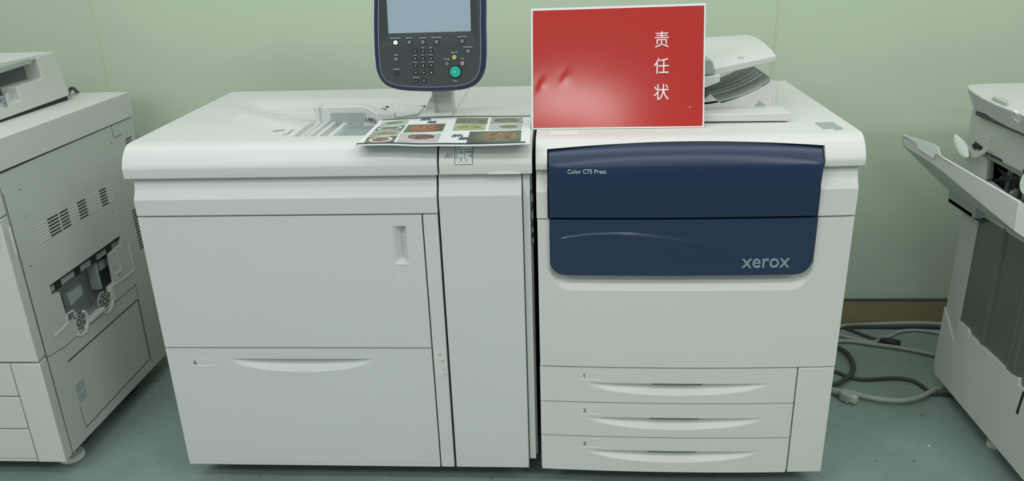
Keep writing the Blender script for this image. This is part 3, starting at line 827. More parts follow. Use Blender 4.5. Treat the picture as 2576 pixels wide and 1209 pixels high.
nv = build('navy_plate', bm, NAVYP, mdoor, bow=True, smooth=20, label='navy blue lower plate with curved crease and silver lettering')
bm = BM(); p = on_y(1866, 672.0, -0.02)
# rounded lower-case lettering
text_bm(bm, 'xerox', 0.0515, (p.x-0.001, -0.0122, p.z), depth=0.0022, bold=0.0005, sx=0.925, spacing=1.0)
lg = build('lettering', bm, SILVER, nv, bow=True, bevel=0.0005)
# drawers
zr = [(0.2895, 0.3945), (0.1805, 0.2860), (0.0755, 0.1770)]
num_px = [(1465.5, 950), (1467, 1036), (1467, 1119)]
sl = [(1704, 964.5), (1697, 1051), (1690, 1134)]
for k, ((z0, z1), np_, sp) in enumerate(zip(zr, num_px, sl)):
    c = on_y(*sp, -0.01)
    f = scoop(c.x, 0.236-0.003*k, c.z, 0.036, 0.018)
    bm = BM()
    grid_panel(bm, merge(lin(-0.067, 0.6075, 12), lin(c.x-0.238, c.x+0.238, 80)), merge([z0, z0+0.01], lin(c.z-0.040, c.z-0.0006, 26), [c.z-0.0003, c.z+0.0003, c.z+0.0010, c.z+0.004, z1]), f, 0.04)
    d = build('drawer', bm, WARMW, press, bow=True, smooth=28, label='%s of three shallow drawers, numbered %d' % (('top', 'middle', 'bottom')[k], k+1))
    bm = BM(); p = on_y(*np_, -0.007); draw_one(bm, 0.0165, (p.x, -0.0006, p.z), depth=0.0005) if k == 0 else text_bm(bm, str(k+1), 0.0165, (p.x, -0.0006, p.z), depth=0.0005)
    build('drawer_number', bm, LETTERG, d, bow=True)
    bm = BM(); box(bm, c.x-0.066, c.x+0.066, 0.0012, 0.019, c.z-0.0030, c.z-0.0002)
    bmesh.ops.subdivide_edges(bm, edges=[e for e in bm.edges if abs(e.verts[0].co.x-e.verts[1].co.x) > 0.1], cuts=6); build('pull_slot', bm, BLACK, d, bow=True)
    bm = BM(); q = on_y(np_[0]-5, np_[1]+5, -0.007); box(bm, q.x, q.x+0.052, -0.0012, 0.003, q.z-0.0008, q.z+0.0004)
    q2 = on_y(np_[0]+14, np_[1]-14, -0.007); box(bm, q2.x, q2.x+0.034, -0.0008, 0.003, q2.z-0.0003, q2.z+0.0003)
    for v in bm.verts: pass
    build('label_frame', bm, WHITEP, d, bow=True)
bm = BM(); box(bm, -0.066, 0.6065, 0.0, 0.04, 0.0655, 0.0745)
bmesh.ops.subdivide_edges(bm, edges=[e for e in bm.edges if abs(e.verts[0].co.x-e.verts[1].co.x) > 0.1], cuts=16)
build('base_strip', bm, WARMW, press, bow=True, bevel=0.0008)
bm = BM(); box(bm, 0.6115, qx1-0.001, 0.0, 0.04, 0.066, 0.3945)
bmesh.ops.subdivide_edges(bm, edges=[e for e in bm.edges if abs(e.verts[0].co.x-e.verts[1].co.x) > 0.05], cuts=4)
build('corner_panel', bm, WARMW, press, bow=True, bevel=0.0015)
for x in (0.02, 0.62):
    for y in (0.15, 0.68):
        bm = BM(); cyl(bm, (x, y, 0.0), (0, 0, 1), 0.022, 0.012, 24); cyl(bm, (x, y, 0.012), (0, 0, 1), 0.009, 0.07, 16)
        build('foot', bm, DARKG, press)
bm = BM(); prism(bm, [on_z(*q, ZT) for q in ((2049, 309), (2095, 307), (2119, 322), (2072, 325))], (0, 0, 0.0012))
pad = build('grey_pad', bm, MIDG, press, bevel=0.0004, label='small grey pad on the top right corner')
bm = BM(); prism(bm, [on_z(*q, ZT) for q in ((2097, 324.5), (2117, 322.5), (2122, 326), (2101, 328))], (0, 0, 0.0010)); build('pad_tab', bm, MIDG, pad)
bm = BM(); P = [on_z(1385, 331, ZT), on_z(1453, 329.5, ZT), on_z(1454, 336.5, ZT), on_z(1384, 338, ZT)]; prism(bm, P, (0, 0, 0.0008)); build('sticker', bm, WHITEP, press)

# ---- document feeder on the press
bm = BM()
prism(bm, [(x, 0.164, z) for x, z in ((0.02, 1.020), (0.30, 1.016), (0.574, 1.013), (0.576, 1.034), (0.02, 1.034))], (0, 0.215, 0))
box(bm, 0.05, 0.54, 0.185, 0.36, ZT-0.001, 1.018)
df = build('document_feeder', bm, WARMW, press, bevel=0.002, label='pale document feeder unit standing half behind the red sign')
YD = 0.255
body_px = [(1700, 268), (1700, 235), (1773.5, 248.6), (1786, 236), (1809, 256.4), (1816, 260), (1845, 251), (1874, 240), (1895, 231), (1912, 222), (1928, 212), (1939, 204.5), (1951, 205), (1952, 256)]
bp_ = [on_y(*q, YD) for q in body_px]
pts3 = [Vector((bp_[0].x, YD, 1.033))] + bp_[1:-1] + [Vector((bp_[-1].x, YD, 1.033))]
bm = BM(); prism(bm, pts3, (0, 0.010, 0))
prism(bm, [Vector((bp_[-1].x-0.010, YD, 1.033)), Vector((bp_[-1].x, YD, 1.033)), Vector((bp_[-1].x, YD, bp_[-2].z-0.004)), Vector((bp_[-1].x-0.010, YD, bp_[-2].z-0.004))], (0, 0.12, 0))
build('side_wall', bm, WARMW, df, bevel=0.0015)
bm = BM(); t3 = [on_y(*q, YD-0.0008) for q in ((1896, 271), (1911, 252.5), (1930, 270))]; prism(bm, t3, (0, 0.002, 0)); build('finger_recess', bm, MIDG, df)
# output tray: curved sheet with ribs
tp = [on_y(*q, YD) for q in ((1740, 262), (1776, 262), (1809, 256.4), (1845, 247), (1874, 236.5), (1895, 227), (1912, 218), (1928, 208), (1938, 200))]
tcv = catmull([Vector((p.x, 0, p.z)) for p in tp], 4)
bm = BM()
lo = [[bm.verts.new((p.x, y, p.z+dz)) for p in tcv] for y, dz in ((YD, 0), (YD, 0.005), (0.52, 0.005), (0.52, 0))]
for k in range(4):
    for i in range(len(tcv)-1):
        try: bm.faces.new((lo[k][i], lo[k][i+1], lo[(k+1) % 4][i+1], lo[(k+1) % 4][i]))
        except ValueError: pass
ot = build('output_tray', bm, MIDG, df, smooth=50)
for yy in (0.33, 0.365, 0.40):
    bm = BM(); P = [Vector((p.x, yy, p.z+0.007)) for p in tcv[6:-2]]; tube(bm, P, 0.0028, 6); build('rib', bm, OLDW, ot)
# inner body left of the tray (dark cavity)
bm = BM(); box(bm, 0.06, 0.41, 0.42, 0.60, 1.034, 1.135); build('feed_housing', bm, MIDG, df, bevel=0.003)
# lid
bm = BM()
nxl = 12
def lid_z(x, top):
    a = (1.124, 1.143) ; b = (1.1555, 1.170)
    t = (x-0.40)/0.14
    return (a[1]+(b[1]-a[1])*t) if top else (a[0]+(b[0]-a[0])*t)
nyl = 10; G = []
for j in range(nyl+1):
    y = 0.22+0.38*j/nyl; row = []
    for i in range(nxl+1):
        x = 0.03+(0.541-0.03)*i/nxl
        cr = 0.015*math.sin(PI*j/nyl)**0.8*(1 if True else 0) + 0.006*j/nyl
        base = max(lid_z(x, True), 1.128); base = lid_z(max(x, 0.30), True)
        if j > 5: base -= (base-1.172)*((j-5)/5)*0.8
        row.append(bm.verts.new((x, y, base+cr)))
    G.append(row)
Bt = [[bm.verts.new((v.co.x, v.co.y, (lid_z(max(v.co.x, 0.30), False)))) for v in r] for r in G]
for j in range(nyl):
    for i in range(nxl):
        bm.faces.new((G[j][i], G[j][i+1], G[j+1][i+1], G[j+1][i])); bm.faces.new((Bt[j][i], Bt[j+1][i], Bt[j+1][i+1], Bt[j][i+1]))
for i in range(nxl):
    bm.faces.new((G[0][i], Bt[0][i], Bt[0][i+1], G[0][i+1])); bm.faces.new((G[-1][i], G[-1][i+1], Bt[-1][i+1], Bt[-1][i]))
for j in range(nyl):
    bm.faces.new((G[j][0], G[j+1][0], Bt[j+1][0], Bt[j][0])); bm.faces.new((G[j][-1], Bt[j][-1], Bt[j+1][-1], G[j+1][-1]))
build('feeder_lid', bm, OLDW, df, smooth=40, bevel=0.002)
bm = BM()
def lidtop(px, py): p = on_y(px, py, 0.27); return p
c = on_z(1870, 148, 1.172); ringm(bm, c+Vector((0, 0, 0.002)), (0, 0, 1), 0.0138, 0.0148, 0.0012, 24, a0=PI*0.1, a1=PI*1.2)
build('lid_mark', bm, MIDG, df)
bm = BM(); P = [on_y(*q, 0.205) for q in ((1730, 200), (1812, 188.5), (1811, 206), (1804, 209), (1776, 220), (1730, 232))]; prism(bm, P, (0, 0.10, 0)); build('hinge_block', bm, WARMW, df, bevel=0.002)
bm = BM(); P = [on_y(*q, 0.210) for q in ((1730, 190), (1730, 152), (1785, 149), (1793, 154), (1801, 184), (1770, 190))]; prism(bm, P, (0, 0.12, 0)); build('grip_panel', bm, MIDG, df, bevel=0.003)

# ================================================================== RED SIGN
def sign_pt(u, v, lift=0.0):                   # u 0..1 across, v 0..1 up
    B0, B1 = Vector((-0.0805, 0.126, ZT+0.0015)), Vector((0.3520, 0.118, ZT+0.0015))
    T0 = on_y(1336, 22, 0.212); T1 = on_y(1775.5, 8, 0.206)
    p = (B0*(1-u)+B1*u)*(1-v) + (T0*(1-u)+T1*u)*v
    nrm_ = Vector((0, -0.955, 0.295))
    wob = 0.0005*math.sin(2.2*PI*u+0.6)*math.sin(PI*v)
    for (cu_, cv_, sg, am) in ((0.19, 0.44, 0.030, 0.0007), (0.05, 0.38, 0.03, 0.0007), (0.88, 0.80, 0.06, 0.0004)):
        wob += am*math.exp(-(((u-cu_)/sg)**2 + ((v-cv_)/(sg*1.9))**2))*(0.375+0.625*math.tanh(((u-cu_)-0.35*(v-cv_))/0.008))
    return p + nrm_*(wob+lift)
sign = thing('paper_sign', (0.136, 0.122, ZT+0.0015), 'red glossy paper sign with white characters leaning on top of the press', 'sign')
bm = BM(); NU, NV = 90, 64
g = [[bm.verts.new(sign_pt(i/NU, j/NV)) for i in range(NU+1)] for j in range(NV+1)]
h = [[bm.verts.new(sign_pt(i/NU, j/NV, -0.0012)) for i in range(NU+1)] for j in range(NV+1)]
for j in range(NV):
    for i in range(NU):
        bm.faces.new((g[j][i], g[j][i+1], g[j+1][i+1], g[j+1][i])); bm.faces.new((h[j][i], h[j+1][i], h[j+1][i+1], h[j][i+1]))
for i in range(NU): bm.faces.new((g[0][i], h[0][i], h[0][i+1], g[0][i+1])); bm.faces.new((g[-1][i], g[-1][i+1], h[-1][i+1], h[-1][i]))
for j in range(NV): bm.faces.new((g[j][0], g[j+1][0], h[j+1][0], h[j][0])); bm.faces.new((g[j][-1], h[j][-1], h[j+1][-1], g[j+1][-1]))
build('sheet', bm, PAPER, sign, smooth=60)
bm = BM(); u0, u1, v0, v1 = 0.010, 0.9915, 0.012, 0.982
g = [[bm.verts.new(sign_pt(u0+(u1-u0)*i/NU, v0+(v1-v0)*j/NV, 0.0004)) for i in range(NU+1)] for j in range(NV+1)]
for j in range(NV):
    for i in range(NU): bm.faces.new((g[j][i], g[j][i+1], g[j+1][i+1], g[j+1][i]))
build('red_print', bm, RED, sign, smooth=60)
bm = BM()
xd = (sign_pt(1, 0.5)-sign_pt(0, 0.5)).normalized(); ydv = (sign_pt(0.7, 1)-sign_pt(0.7, 0)).normalized()
def sign_uv_of_px(px, py):
    # intersect the viewing ray with the sign's mean plane
    o = (sign_pt(0, 0)); nrm_ = xd.cross(ydv); r = ray(px, py); t = (o-CAM).dot(nrm_)/r.dot(nrm_); return CAM+r*t
INKW = flat('white_ink', (0.86, 0.80, 0.76), 0.4)
P00 = sign_pt(0, 0); WS = (sign_pt(1, 0.5)-sign_pt(0, 0.5)).length; HS = (sign_pt(0.7, 1)-sign_pt(0.7, 0)).length
def on_sign(p):                               # lay a point of the mean plane on the real, slightly warped sheet
    d = p-P00; zl = d.dot(xd.cross(ydv)); u = d.dot(xd)/WS; v = d.dot(ydv)/HS
    return sign_pt(u, v, 0.0011 + zl)
for ch, px, py in (('责', 1643, 117.5), ('任', 1643, 183.5), ('状', 1643, 249)):
    bm = BM(); text_bm(bm, ch, 0.0425, sign_uv_of_px(px, py), xd, ydv, 0.0004, sx=0.93)
    for v in bm.verts: v.co = on_sign(v.co)
    build('character', bm, INKW, sign)
bm = BM(); c = sign_uv_of_px(1735, 271); c = on_sign(c); cyl(bm, c, xd.cross(ydv), 0.0016, 0.0006, 8); build('white_fleck', bm, WHITEP, sign)

# ================================================================== MENU SHEET
def menu_z(u, v):                              # u across, v 0 near .. 1 far
    z = ZT + 0.0035
    z += 0.0022*math.sin(u*PI*2.1+0.4)*(1-v)*0.9 - 0.002*math.exp(-((u-0.36)/0.10)**2)*(1-v)
    z += 0.0015*math.sin(u*PI*1.3)*v
    return z
MZ = ZT+0.0035
mc = [on_z(893, 366, MZ), on_z(1333, 362.5, MZ), on_z(1336, 289, MZ), on_z(958, 301, MZ)]
def menu_pt(u, v, lift=0.0):
    p = (mc[0]*(1-u)+mc[1]*u)*(1-v) + (mc[3]*(1-u)+mc[2]*u)*v
    far = [0.0, 0.012, 0.018, 0.012, 0.0]
    q = Vector((p.x, p.y, menu_z(u, v)+lift)); q.y += 0.022*math.sin(PI*min(1, u*1.15))*v*0.55
    return q
menu = thing('menu_sheet', (-0.29, 0.14, ZT), 'wide printed menu sheet of food photos lying across feeder top', 'menu')
bm = BM(); NU, NV = 48, 26
g = [[bm.verts.new(menu_pt(i/NU, j/NV)) for i in range(NU+1)] for j in range(NV+1)]
h = [[bm.verts.new(menu_pt(i/NU, j/NV, -0.0018)) for i in range(NU+1)] for j in range(NV+1)]
for j in range(NV):
    for i in range(NU):
        bm.faces.new((g[j][i], g[j][i+1], g[j+1][i+1], g[j+1][i])); bm.faces.new((h[j][i], h[j+1][i], h[j+1][i+1], h[j][i+1]))
for i in range(NU): bm.faces.new((g[0][i], h[0][i], h[0][i+1], g[0][i+1])); bm.faces.new((g[-1][i], g[-1][i+1], h[-1][i+1], h[-1][i]))
for j in range(NV): bm.faces.new((g[j][0], g[j+1][0], h[j+1][0], h[j][0])); bm.faces.new((g[j][-1], h[j][-1], h[j+1][-1], g[j+1][-1]))
build('sheet', bm, PAPER, menu, smooth=60)
BINK = flat('black_ink', (0.03, 0.035, 0.035), 0.5)
for (va, vb, ua, ub) in ((0.028, 0.072, 0.0, 0.975), (0.955, 0.992, 0.012, 0.995)):
    bm = BM(); g = [[bm.verts.new(menu_pt(ua+(ub-ua)*i/NU, v, 0.0004)) for i in range(NU+1)] for v in (va, vb)]
    for i in range(NU): bm.faces.new((g[0][i], g[0][i+1], g[1][i+1], g[1][i]))
    build('border_line', bm, BINK, menu, smooth=60)
def lift_on_menu(p, lift=0.0007):
    # find height of the sheet at world x,y
    v = (p.y-mc[0].y)/(mc[3].y-mc[0].y); u = (p.x-mc[0].x)/(mc[1].x-mc[0].x)
    return Vector((p.x, p.y, menu_z(min(1, max(0, u)), min(1, max(0, v)))+lift))
zs6 = lambda x, y: (900+x/11.2, 285+y/11.2)
zs7 = lambda x, y: (1110+x/10.96, 285+y/10.96)
G1, G2, O1, R1_, BR, DK = (0.10, 0.17, 0.05), (0.30, 0.36, 0.14), (0.42, 0.16, 0.06), (0.50, 0.12, 0.07), (0.20, 0.12, 0.07), (0.05, 0.07, 0.06)
PLT = (0.55, 0.56, 0.54)
pics = [
 (zs6, ((690, 240), (1450, 180), (1380, 300), (600, 355)), dish_mat('dish_greens', (0.25, 0.28, 0.26), (0.50, 0.53, 0.46), G1, (0.33, 0.42, 0.15), seed=1)),
 (zs6, ((560, 385), (1350, 340), (1245, 475), (455, 490)), dish_mat('dish_fish', DK, PLT, (0.12, 0.15, 0.13), (0.28, 0.30, 0.24), r=(0.40, 0.40), seed=2)),
 (zs6, ((425, 520), (1235, 490), (1130, 605), (320, 640)), dish_mat('dish_sprouts', (0.10, 0.12, 0.10), (0.40, 0.42, 0.34), (0.20, 0.20, 0.09), (0.38, 0.36, 0.16), r=(0.5, 0.42), seed=3)),
 (zs6, ((290, 665), (1120, 640), (1000, 835), (165, 850)), dish_mat('dish_stew', (0.10, 0.07, 0.07), (0.62, 0.58, 0.56), (0.19, 0.14, 0.09), (0.32, 0.23, 0.15), r=(0.36, 0.40), seed=4, ns=9)),
 (zs6, ((1430, 330), (2480, 290), (2390, 490), (1270, 545)), dish_mat('dish_red_meat', (0.07, 0.10, 0.05), (0.10, 0.14, 0.06), (0.30, 0.09, 0.05), (0.60, 0.22, 0.14), r=(0.48, 0.55), seed=5, ns=8)),
 (zs6, ((1205, 570), (2350, 560), (2255, 775), (1105, 805)), dish_mat('dish_beef', (0.36, 0.33, 0.34), (0.50, 0.47, 0.47), (0.16, 0.09, 0.09), (0.34, 0.22, 0.20), c=(0.55, 0.6), r=(0.40, 0.38), seed=6)),
 (zs7, ((440, 135), (1300, 125), (1260, 275), (380, 275)), dish_mat('dish_mushroom', DK, (0.16, 0.15, 0.12), (0.14, 0.12, 0.08), (0.30, 0.26, 0.18), r=(0.5, 0.45), seed=7)),
 (zs7, ((1390, 112), (2250, 105), (2245, 250), (1350, 265)), dish_mat('dish_noodles', (0.10, 0.12, 0.11), (0.34, 0.36, 0.34), (0.13, 0.15, 0.12), (0.30, 0.31, 0.28), r=(0.5, 0.5), seed=8)),
 (zs7, ((365, 300), (1240, 290), (1215, 435), (310, 458)), dish_mat('dish_peppers', (0.22, 0.24, 0.16), (0.40, 0.42, 0.24), (0.22, 0.25, 0.07), (0.48, 0.52, 0.20), r=(0.46, 0.42), seed=9, ns=9)),
 (zs7, ((1335, 295), (2240, 282), (2225, 425), (1300, 435)), dish_mat('dish_cabbage', (0.30, 0.31, 0.30), (0.46, 0.47, 0.44), (0.18, 0.20, 0.07), (0.36, 0.40, 0.14), c=(0.6, 0.5), r=(0.34, 0.42), seed=10)),
 (zs7, ((790, 490), (2210, 458), (2190, 765), (695, 785)), dish_mat('dish_platter', (0.05, 0.06, 0.05), (0.12, 0.14, 0.10), (0.20, 0.11, 0.06), (0.42, 0.24, 0.14), c=(0.6, 0.55), r=(0.42, 0.45), seed=11, ns=8)),
]
for fn, quad, mt in pics:
    c4 = [on_z(*fn(*q), MZ+0.001) for q in quad]     # far-left, far-right, near-right, near-left
    bm = BM(); uvl = bm.loops.layers.uv.new('UVMap'); n = 10
    grid = [[bm.verts.new(lift_on_menu((c4[3]*(1-i/n)+c4[2]*(i/n))*(1-j/n) + (c4[0]*(1-i/n)+c4[1]*(i/n))*(j/n))) for i in range(n+1)] for j in range(n+1)]
    for j in range(n):
        for i in range(n):
            f = bm.faces.new((grid[j][i], grid[j][i+1], grid[j+1][i+1], grid[j+1][i]))
            for lp, (a, b) in zip(f.loops, ((i, j), (i+1, j), (i+1, j+1), (i, j+1))): lp[uvl].uv = (a/n, b/n)
    build('food_photo', bm, mt, menu, smooth=60)
INK = flat('brush_ink', (0.06, 0.10, 0.12), 0.5)
for (px, py, sx_) in ((1056, 304.5, 1.0), (1134, 344, 1.0)):
    bm = BM(); p = lift_on_menu(on_z(px, py, MZ), 0.0012); q = lift_on_menu(on_z(px+17, py+6.5, MZ), 0.0012)
    text_bm(bm, '热', 0.030, p, (1, 0, 0), (0.05, 1, 0), 0.0003, bold=0.0003); text_bm(bm, '菜', 0.026, q, (1, 0, 0), (0.05, 1, 0), 0.0003, bold=0.0003)
    build('lettering', bm, INK, menu)

# ================================================================== LEFT COPIER
lc = thing('photocopier', (-1.85, 0.38, 0.0), 'older pale grey photocopier at the far left, its vented side panel facing the gap', 'photocopier')
XS = -1.475
bm = BM(); box(bm, -2.30, XS-0.09, 0.05, 0.70, 0.075, 0.93); build('cabinet_body', bm, DARKG, lc)
# side panel with the irregular opening
def sx_(px, py, x=XS): p = on_x(px, py, x); return Vector((x, p.y, p.z))
z8 = lambda x, y: (80+x/3.555, 560+y/3.555)
hole = [sx_(*z8(*q)) for q in ((160, 560), (790, 112), (800, 190), (700, 285), (722, 400), (745, 528), (692, 578), (706, 650), (712, 690), (704, 735), (680, 765), (655, 765), (640, 748), (575, 805), (505, 868), (490, 920), (470, 955), (440, 965), (415, 950), (402, 905), (398, 856), (325, 900), (300, 810), (272, 700), (248, 620), (182, 655))]
yB, yF, zL, zU = 0.735, 0.046, 0.069, 0.936
outer = [Vector((XS, yF, zL)), Vector((XS, yB, zL)), Vector((XS, yB, zU)), Vector((XS, yF, zU-0.004))]
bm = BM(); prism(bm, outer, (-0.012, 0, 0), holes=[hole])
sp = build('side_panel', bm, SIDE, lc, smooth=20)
# cavity behind the opening
bm = BM(); y0, y1, z0, z1 = 0.12, 0.55, 0.385, 0.60
xi = XS-0.075
vs = [(XS-0.012, y0, z0), (XS-0.012, y1, z0), (XS-0.012, y1, z1), (XS-0.012, y0, z1)]; vi = [(xi, y0, z0), (xi, y1, z0), (xi, y1, z1), (xi, y0, z1)]
A_ = [bm.verts.new(v) for v in vs]; B_ = [bm.verts.new(v) for v in vi]
for i in range(4): bm.faces.new((A_[i], A_[(i+1) % 4], B_[(i+1) % 4], B_[i]))
bm.faces.new(B_)
build('recess', bm, MIDG, lc, smooth=20)
bm = BM()
for (a, b, dz) in ((0.17, 0.20, 0), (0.27, 0.30, 0), (0.36, 0.39, 0), (0.45, 0.48, 0)):
    box(bm, XS-0.035, XS-0.012, a, b, 0.545, 0.575, 1)
for (a, b) in ((0.142, 0.17), (0.20, 0.27), (0.30, 0.36), (0.39, 0.45), (0.48, 0.52)):
    box(bm, XS-0.030, XS-0.014, a, b, 0.548, 0.575, 0)
box(bm, XS-0.04, XS-0.004, 0.136, 0.524, 0.572, 0.582, 1)
build('feed_tab', bm, [MIDG, BLACK], lc, bevel=0.0015)
bm = BM()
box(bm, XS-0.05, XS-0.02, 0.385, 0.395, 0.45, 0.57); build('inner_frame', bm, MIDG, lc); bm = BM()
prism(bm, [(XS-0.05, 0.24, 0.50), (XS-0.05, 0.31, 0.50), (XS-0.05, 0.31, 0.47), (XS-0.05, 0.24, 0.46)], (0.02, 0, 0)); build('inner_block', bm, MIDG, lc, bevel=0.001)
bm = BM(); box(bm, XS-0.07, XS-0.03, 0.42, 0.50, 0.50, 0.53); build('inner_block', bm, MIDG, lc, bevel=0.001)
# raised ledges around the opening
def ledge(P, w=0.008, h=0.006):
    bm = BM(); V = [sx_(*z8(*q)) for q in P]
    for a, b in zip(V, V[1:]): strip(bm, a, b, w, (1, 0, 0), h)
    build('ledge', bm, OLDW, lc)
ledge([(205, 1012), (322, 898), (308, 820), (365, 780), (395, 850)], 0.004, 0.003)
ledge([(690, 582), (770, 535), (915, 425), (865, 190)], 0.005, 0.003); ledge([(770, 535), (752, 455), (800, 425), (790, 380)], 0.004, 0.003)
ledge([(700, 582), (728, 685)], 0.012, 0.008); ledge([(510, 880), (645, 765)], 0.010, 0.006)
for q, rr in (((435, 893), 0.034), ((665, 700), 0.034)):
    c = sx_(*z8(*q)); c.x = XS-0.006
    bm = BM(); cyl(bm, c-Vector((0.004, 0, 0)), (1, 0, 0), rr*0.96, 0.006, 32)
    for (r0, r1) in ((0.80, 0.92), (0.52, 0.64), (0.22, 0.34)):
        for k in range(8 if r0 > 0.3 else 4):
            nk = 8 if r0 > 0.3 else 4
            ringm(bm, c+Vector((0.0018, 0, 0)), (1, 0, 0), rr*r0, rr*r1, 0.0008, 4, a0=2*PI*k/nk+0.12, a1=2*PI*(k+1)/nk-0.12, mi=1)
    ringm(bm, c+Vector((0.002, 0, 0)), (1, 0, 0), rr*0.98, rr*1.20, 0.008, 20, a0=PI*1.0, a1=PI*2.0, mi=2)
    build('round_grille', bm, [MIDG, BLACK, OLDW], lc, smooth=40)
# seams, access panel, vents
bm = BM()
def line(a, b, w=0.0018, h=0.0004, mi=0): strip(bm, sx_(*a), sx_(*b), w, (1, 0, 0), h, mi)
zi = lambda x, y: (x/1.835, 550+y/1.835)
line(zi(218, 640), zi(300, 590)); line(zi(300, 590), zi(630, 300)); line(zi(625, 300), zi(700, 660), 0.0016)
line(zi(370, 870), zi(398, 962)); line(zi(635, 372), zi(692, 640), 0.004)
line(zi(398, 962), zi(692, 645), 0.003); line(zi(315, 658), zi(635, 372), 0.005)
line((0, 437.5), (323, 290.5), 0.0015, 0.0003)
line((278, 314), (287, 347)); line((287, 347), (307, 337))
line((7, 487), (184, 1145), 0.002)
build('panel_seam', bm, DARKG, sp)
bm = BM()
V0, V1 = sx_(88, 570), sx_(275, 465)
rowz = [0.757-0.0098*k for k in range(6)]
for k, z in enumerate(rowz):
    for (t0, t1, mi) in ((0.0, 0.13, 1), (0.14, 0.27, 0), (0.285, 0.39, 0), (0.40, 0.50, 1), (0.51, 0.62, 0), (0.63, 0.80, 1), (0.815, 0.91, 0), (0.92, 1.0, 1)):
        ya_, yb_ = 0.132+(0.535-0.132)*t0+0.002, 0.132+(0.535-0.132)*t1
        box(bm, XS-0.001, XS+0.0006 if mi == 0 else XS+0.0012, ya_, yb_, z-0.0022, z+0.0018, mi)
build('vent', bm, [BLACK, OLDW], sp)
bm = BM()
for k in range(15):
    a = sx_(337+k*1.5, 528+k*6.7); box(bm, XS-0.001, XS+0.0006, a.y-0.014, a.y+0.02, a.z-0.0022, a.z+0.0018)
build('vent', bm, BLACK, sp); bm = BM()
for k in range(3):
    for j in range(2):
        a = sx_(320+j*7, 348+k*6-j*3); box(bm, XS-0.001, XS+0.0006, a.y-0.010, a.y+0.008, a.z-0.0018, a.z+0.0014)
build('vent', bm, BLACK, sp)
for (px, py) in ((62, 540), (185, 335), (102, 371), (280, 292), (305, 412), (317, 334)):
    bm = BM(); c = sx_(px, py); ringm(bm, c, (1, 0, 0), 0.0045, 0.0062, 0.0008, 16); cyl(bm, c, (1, 0, 0), 0.0042, 0.0004, 14, mi=1)
    build('screw_cap', bm, [MIDG, OLDW], sp)
bm = BM()
for (px, py) in ((87, 366), (248, 286), (51, 477), (280, 360), (77, 669), (284, 532)): cyl(bm, sx_(px, py), (1, 0, 0), 0.0022, 0.0005, 8)
build('screw_hole', bm, DARKG, sp)
bm = BM(); a, b = sx_(99, 326), sx_(124, 320)
for (p_, q_) in (((99, 329), (124, 320)), ((207, 285), (228, 277)), ((104, 345), (120, 339))): strip(bm, sx_(*p_), sx_(*q_), 0.003, (1, 0, 0), 0.0005)
build('embossed_mark', bm, OLDW, sp)
bm = BM(); P4 = [sx_(*zi(*q)) for q in ((343, 768), (385, 728), (407, 815), (368, 860))]; prism(bm, P4, (0.0006, 0, 0))
for t in (0.0, 0.52, 1.0): strip(bm, P4[0]*(1-t)+P4[3]*t+Vector((0.0006, 0, 0)), P4[1]*(1-t)+P4[2]*t+Vector((0.0006, 0, 0)), 0.002, (1, 0, 0), 0.0005, 1)
for t in (0, 1): strip(bm, P4[0]*(1-t)+P4[1]*t+Vector((0.0006, 0, 0)), P4[3]*(1-t)+P4[2]*t+Vector((0.0006, 0, 0)), 0.0015, (1, 0, 0), 0.0005, 1)
build('label_sticker', bm, [MIDG, OLDW], sp, label='small framed sticker low on the side')
# top slab
bm = BM(); prism(bm, [(-2.35, 0.042, 0.938), (XS+0.004, 0.042, 0.938), (XS+0.004, 0.745, 0.938), (-2.35, 0.745, 0.938)], (0, 0, 0.084)); build('top_cover', bm, OLDW, lc, bevel=0.003)
for v_ in lc.children[-1].data.vertices: pass
# front
bm = BM(); prism(bm, [(-2.35, 0.0, 0.403), (-1.468, 0.0, 0.403), (XS, 0.043, 0.403), (-2.35, 0.043, 0.403)], (0, 0, 0.419)); fd = build('front_door', bm, OLDW, lc, bevel=0.002)
bm = BM(); prism(bm, [(-2.35, 0.002, 0.825), (-1.470, 0.002, 0.825), (XS, 0.043, 0.825), (-2.35, 0.043, 0.825)], (0, 0, 0.112)); build('front_band', bm, OLDW, lc, bevel=0.003)
bm = BM(); a = on_y(24, 572, 0); b = on_y(42, 640, 0); box(bm, a.x-0.004, b.x+0.003, -0.0015, 0.002, b.z, a.z+0.002); build('door_handle', bm, SIDE, fd, bevel=0.001)
for k, (z0, z1) in enumerate(((0.2925, 0.3965), (0.1835, 0.2875), (0.079, 0.1785))):
    bm = BM(); box(bm, -2.35, -1.5565, 0.0, 0.045, z0, z1); build('drawer', bm, OLDW, lc, bevel=0.0015)
bm = BM(); box(bm, -2.35, -1.5565, 0.002, 0.045, 0.067, 0.0765); build('base_strip', bm, OLDW, lc, bevel=0.001)
bm = BM(); prism(bm, [(-1.5535, 0.0, 0.067), (-1.468, 0.0, 0.067), (XS, 0.043, 0.067), (-1.5535, 0.043, 0.067)], (0, 0, 0.3295)); build('corner_panel', bm, OLDW, lc, bevel=0.002)
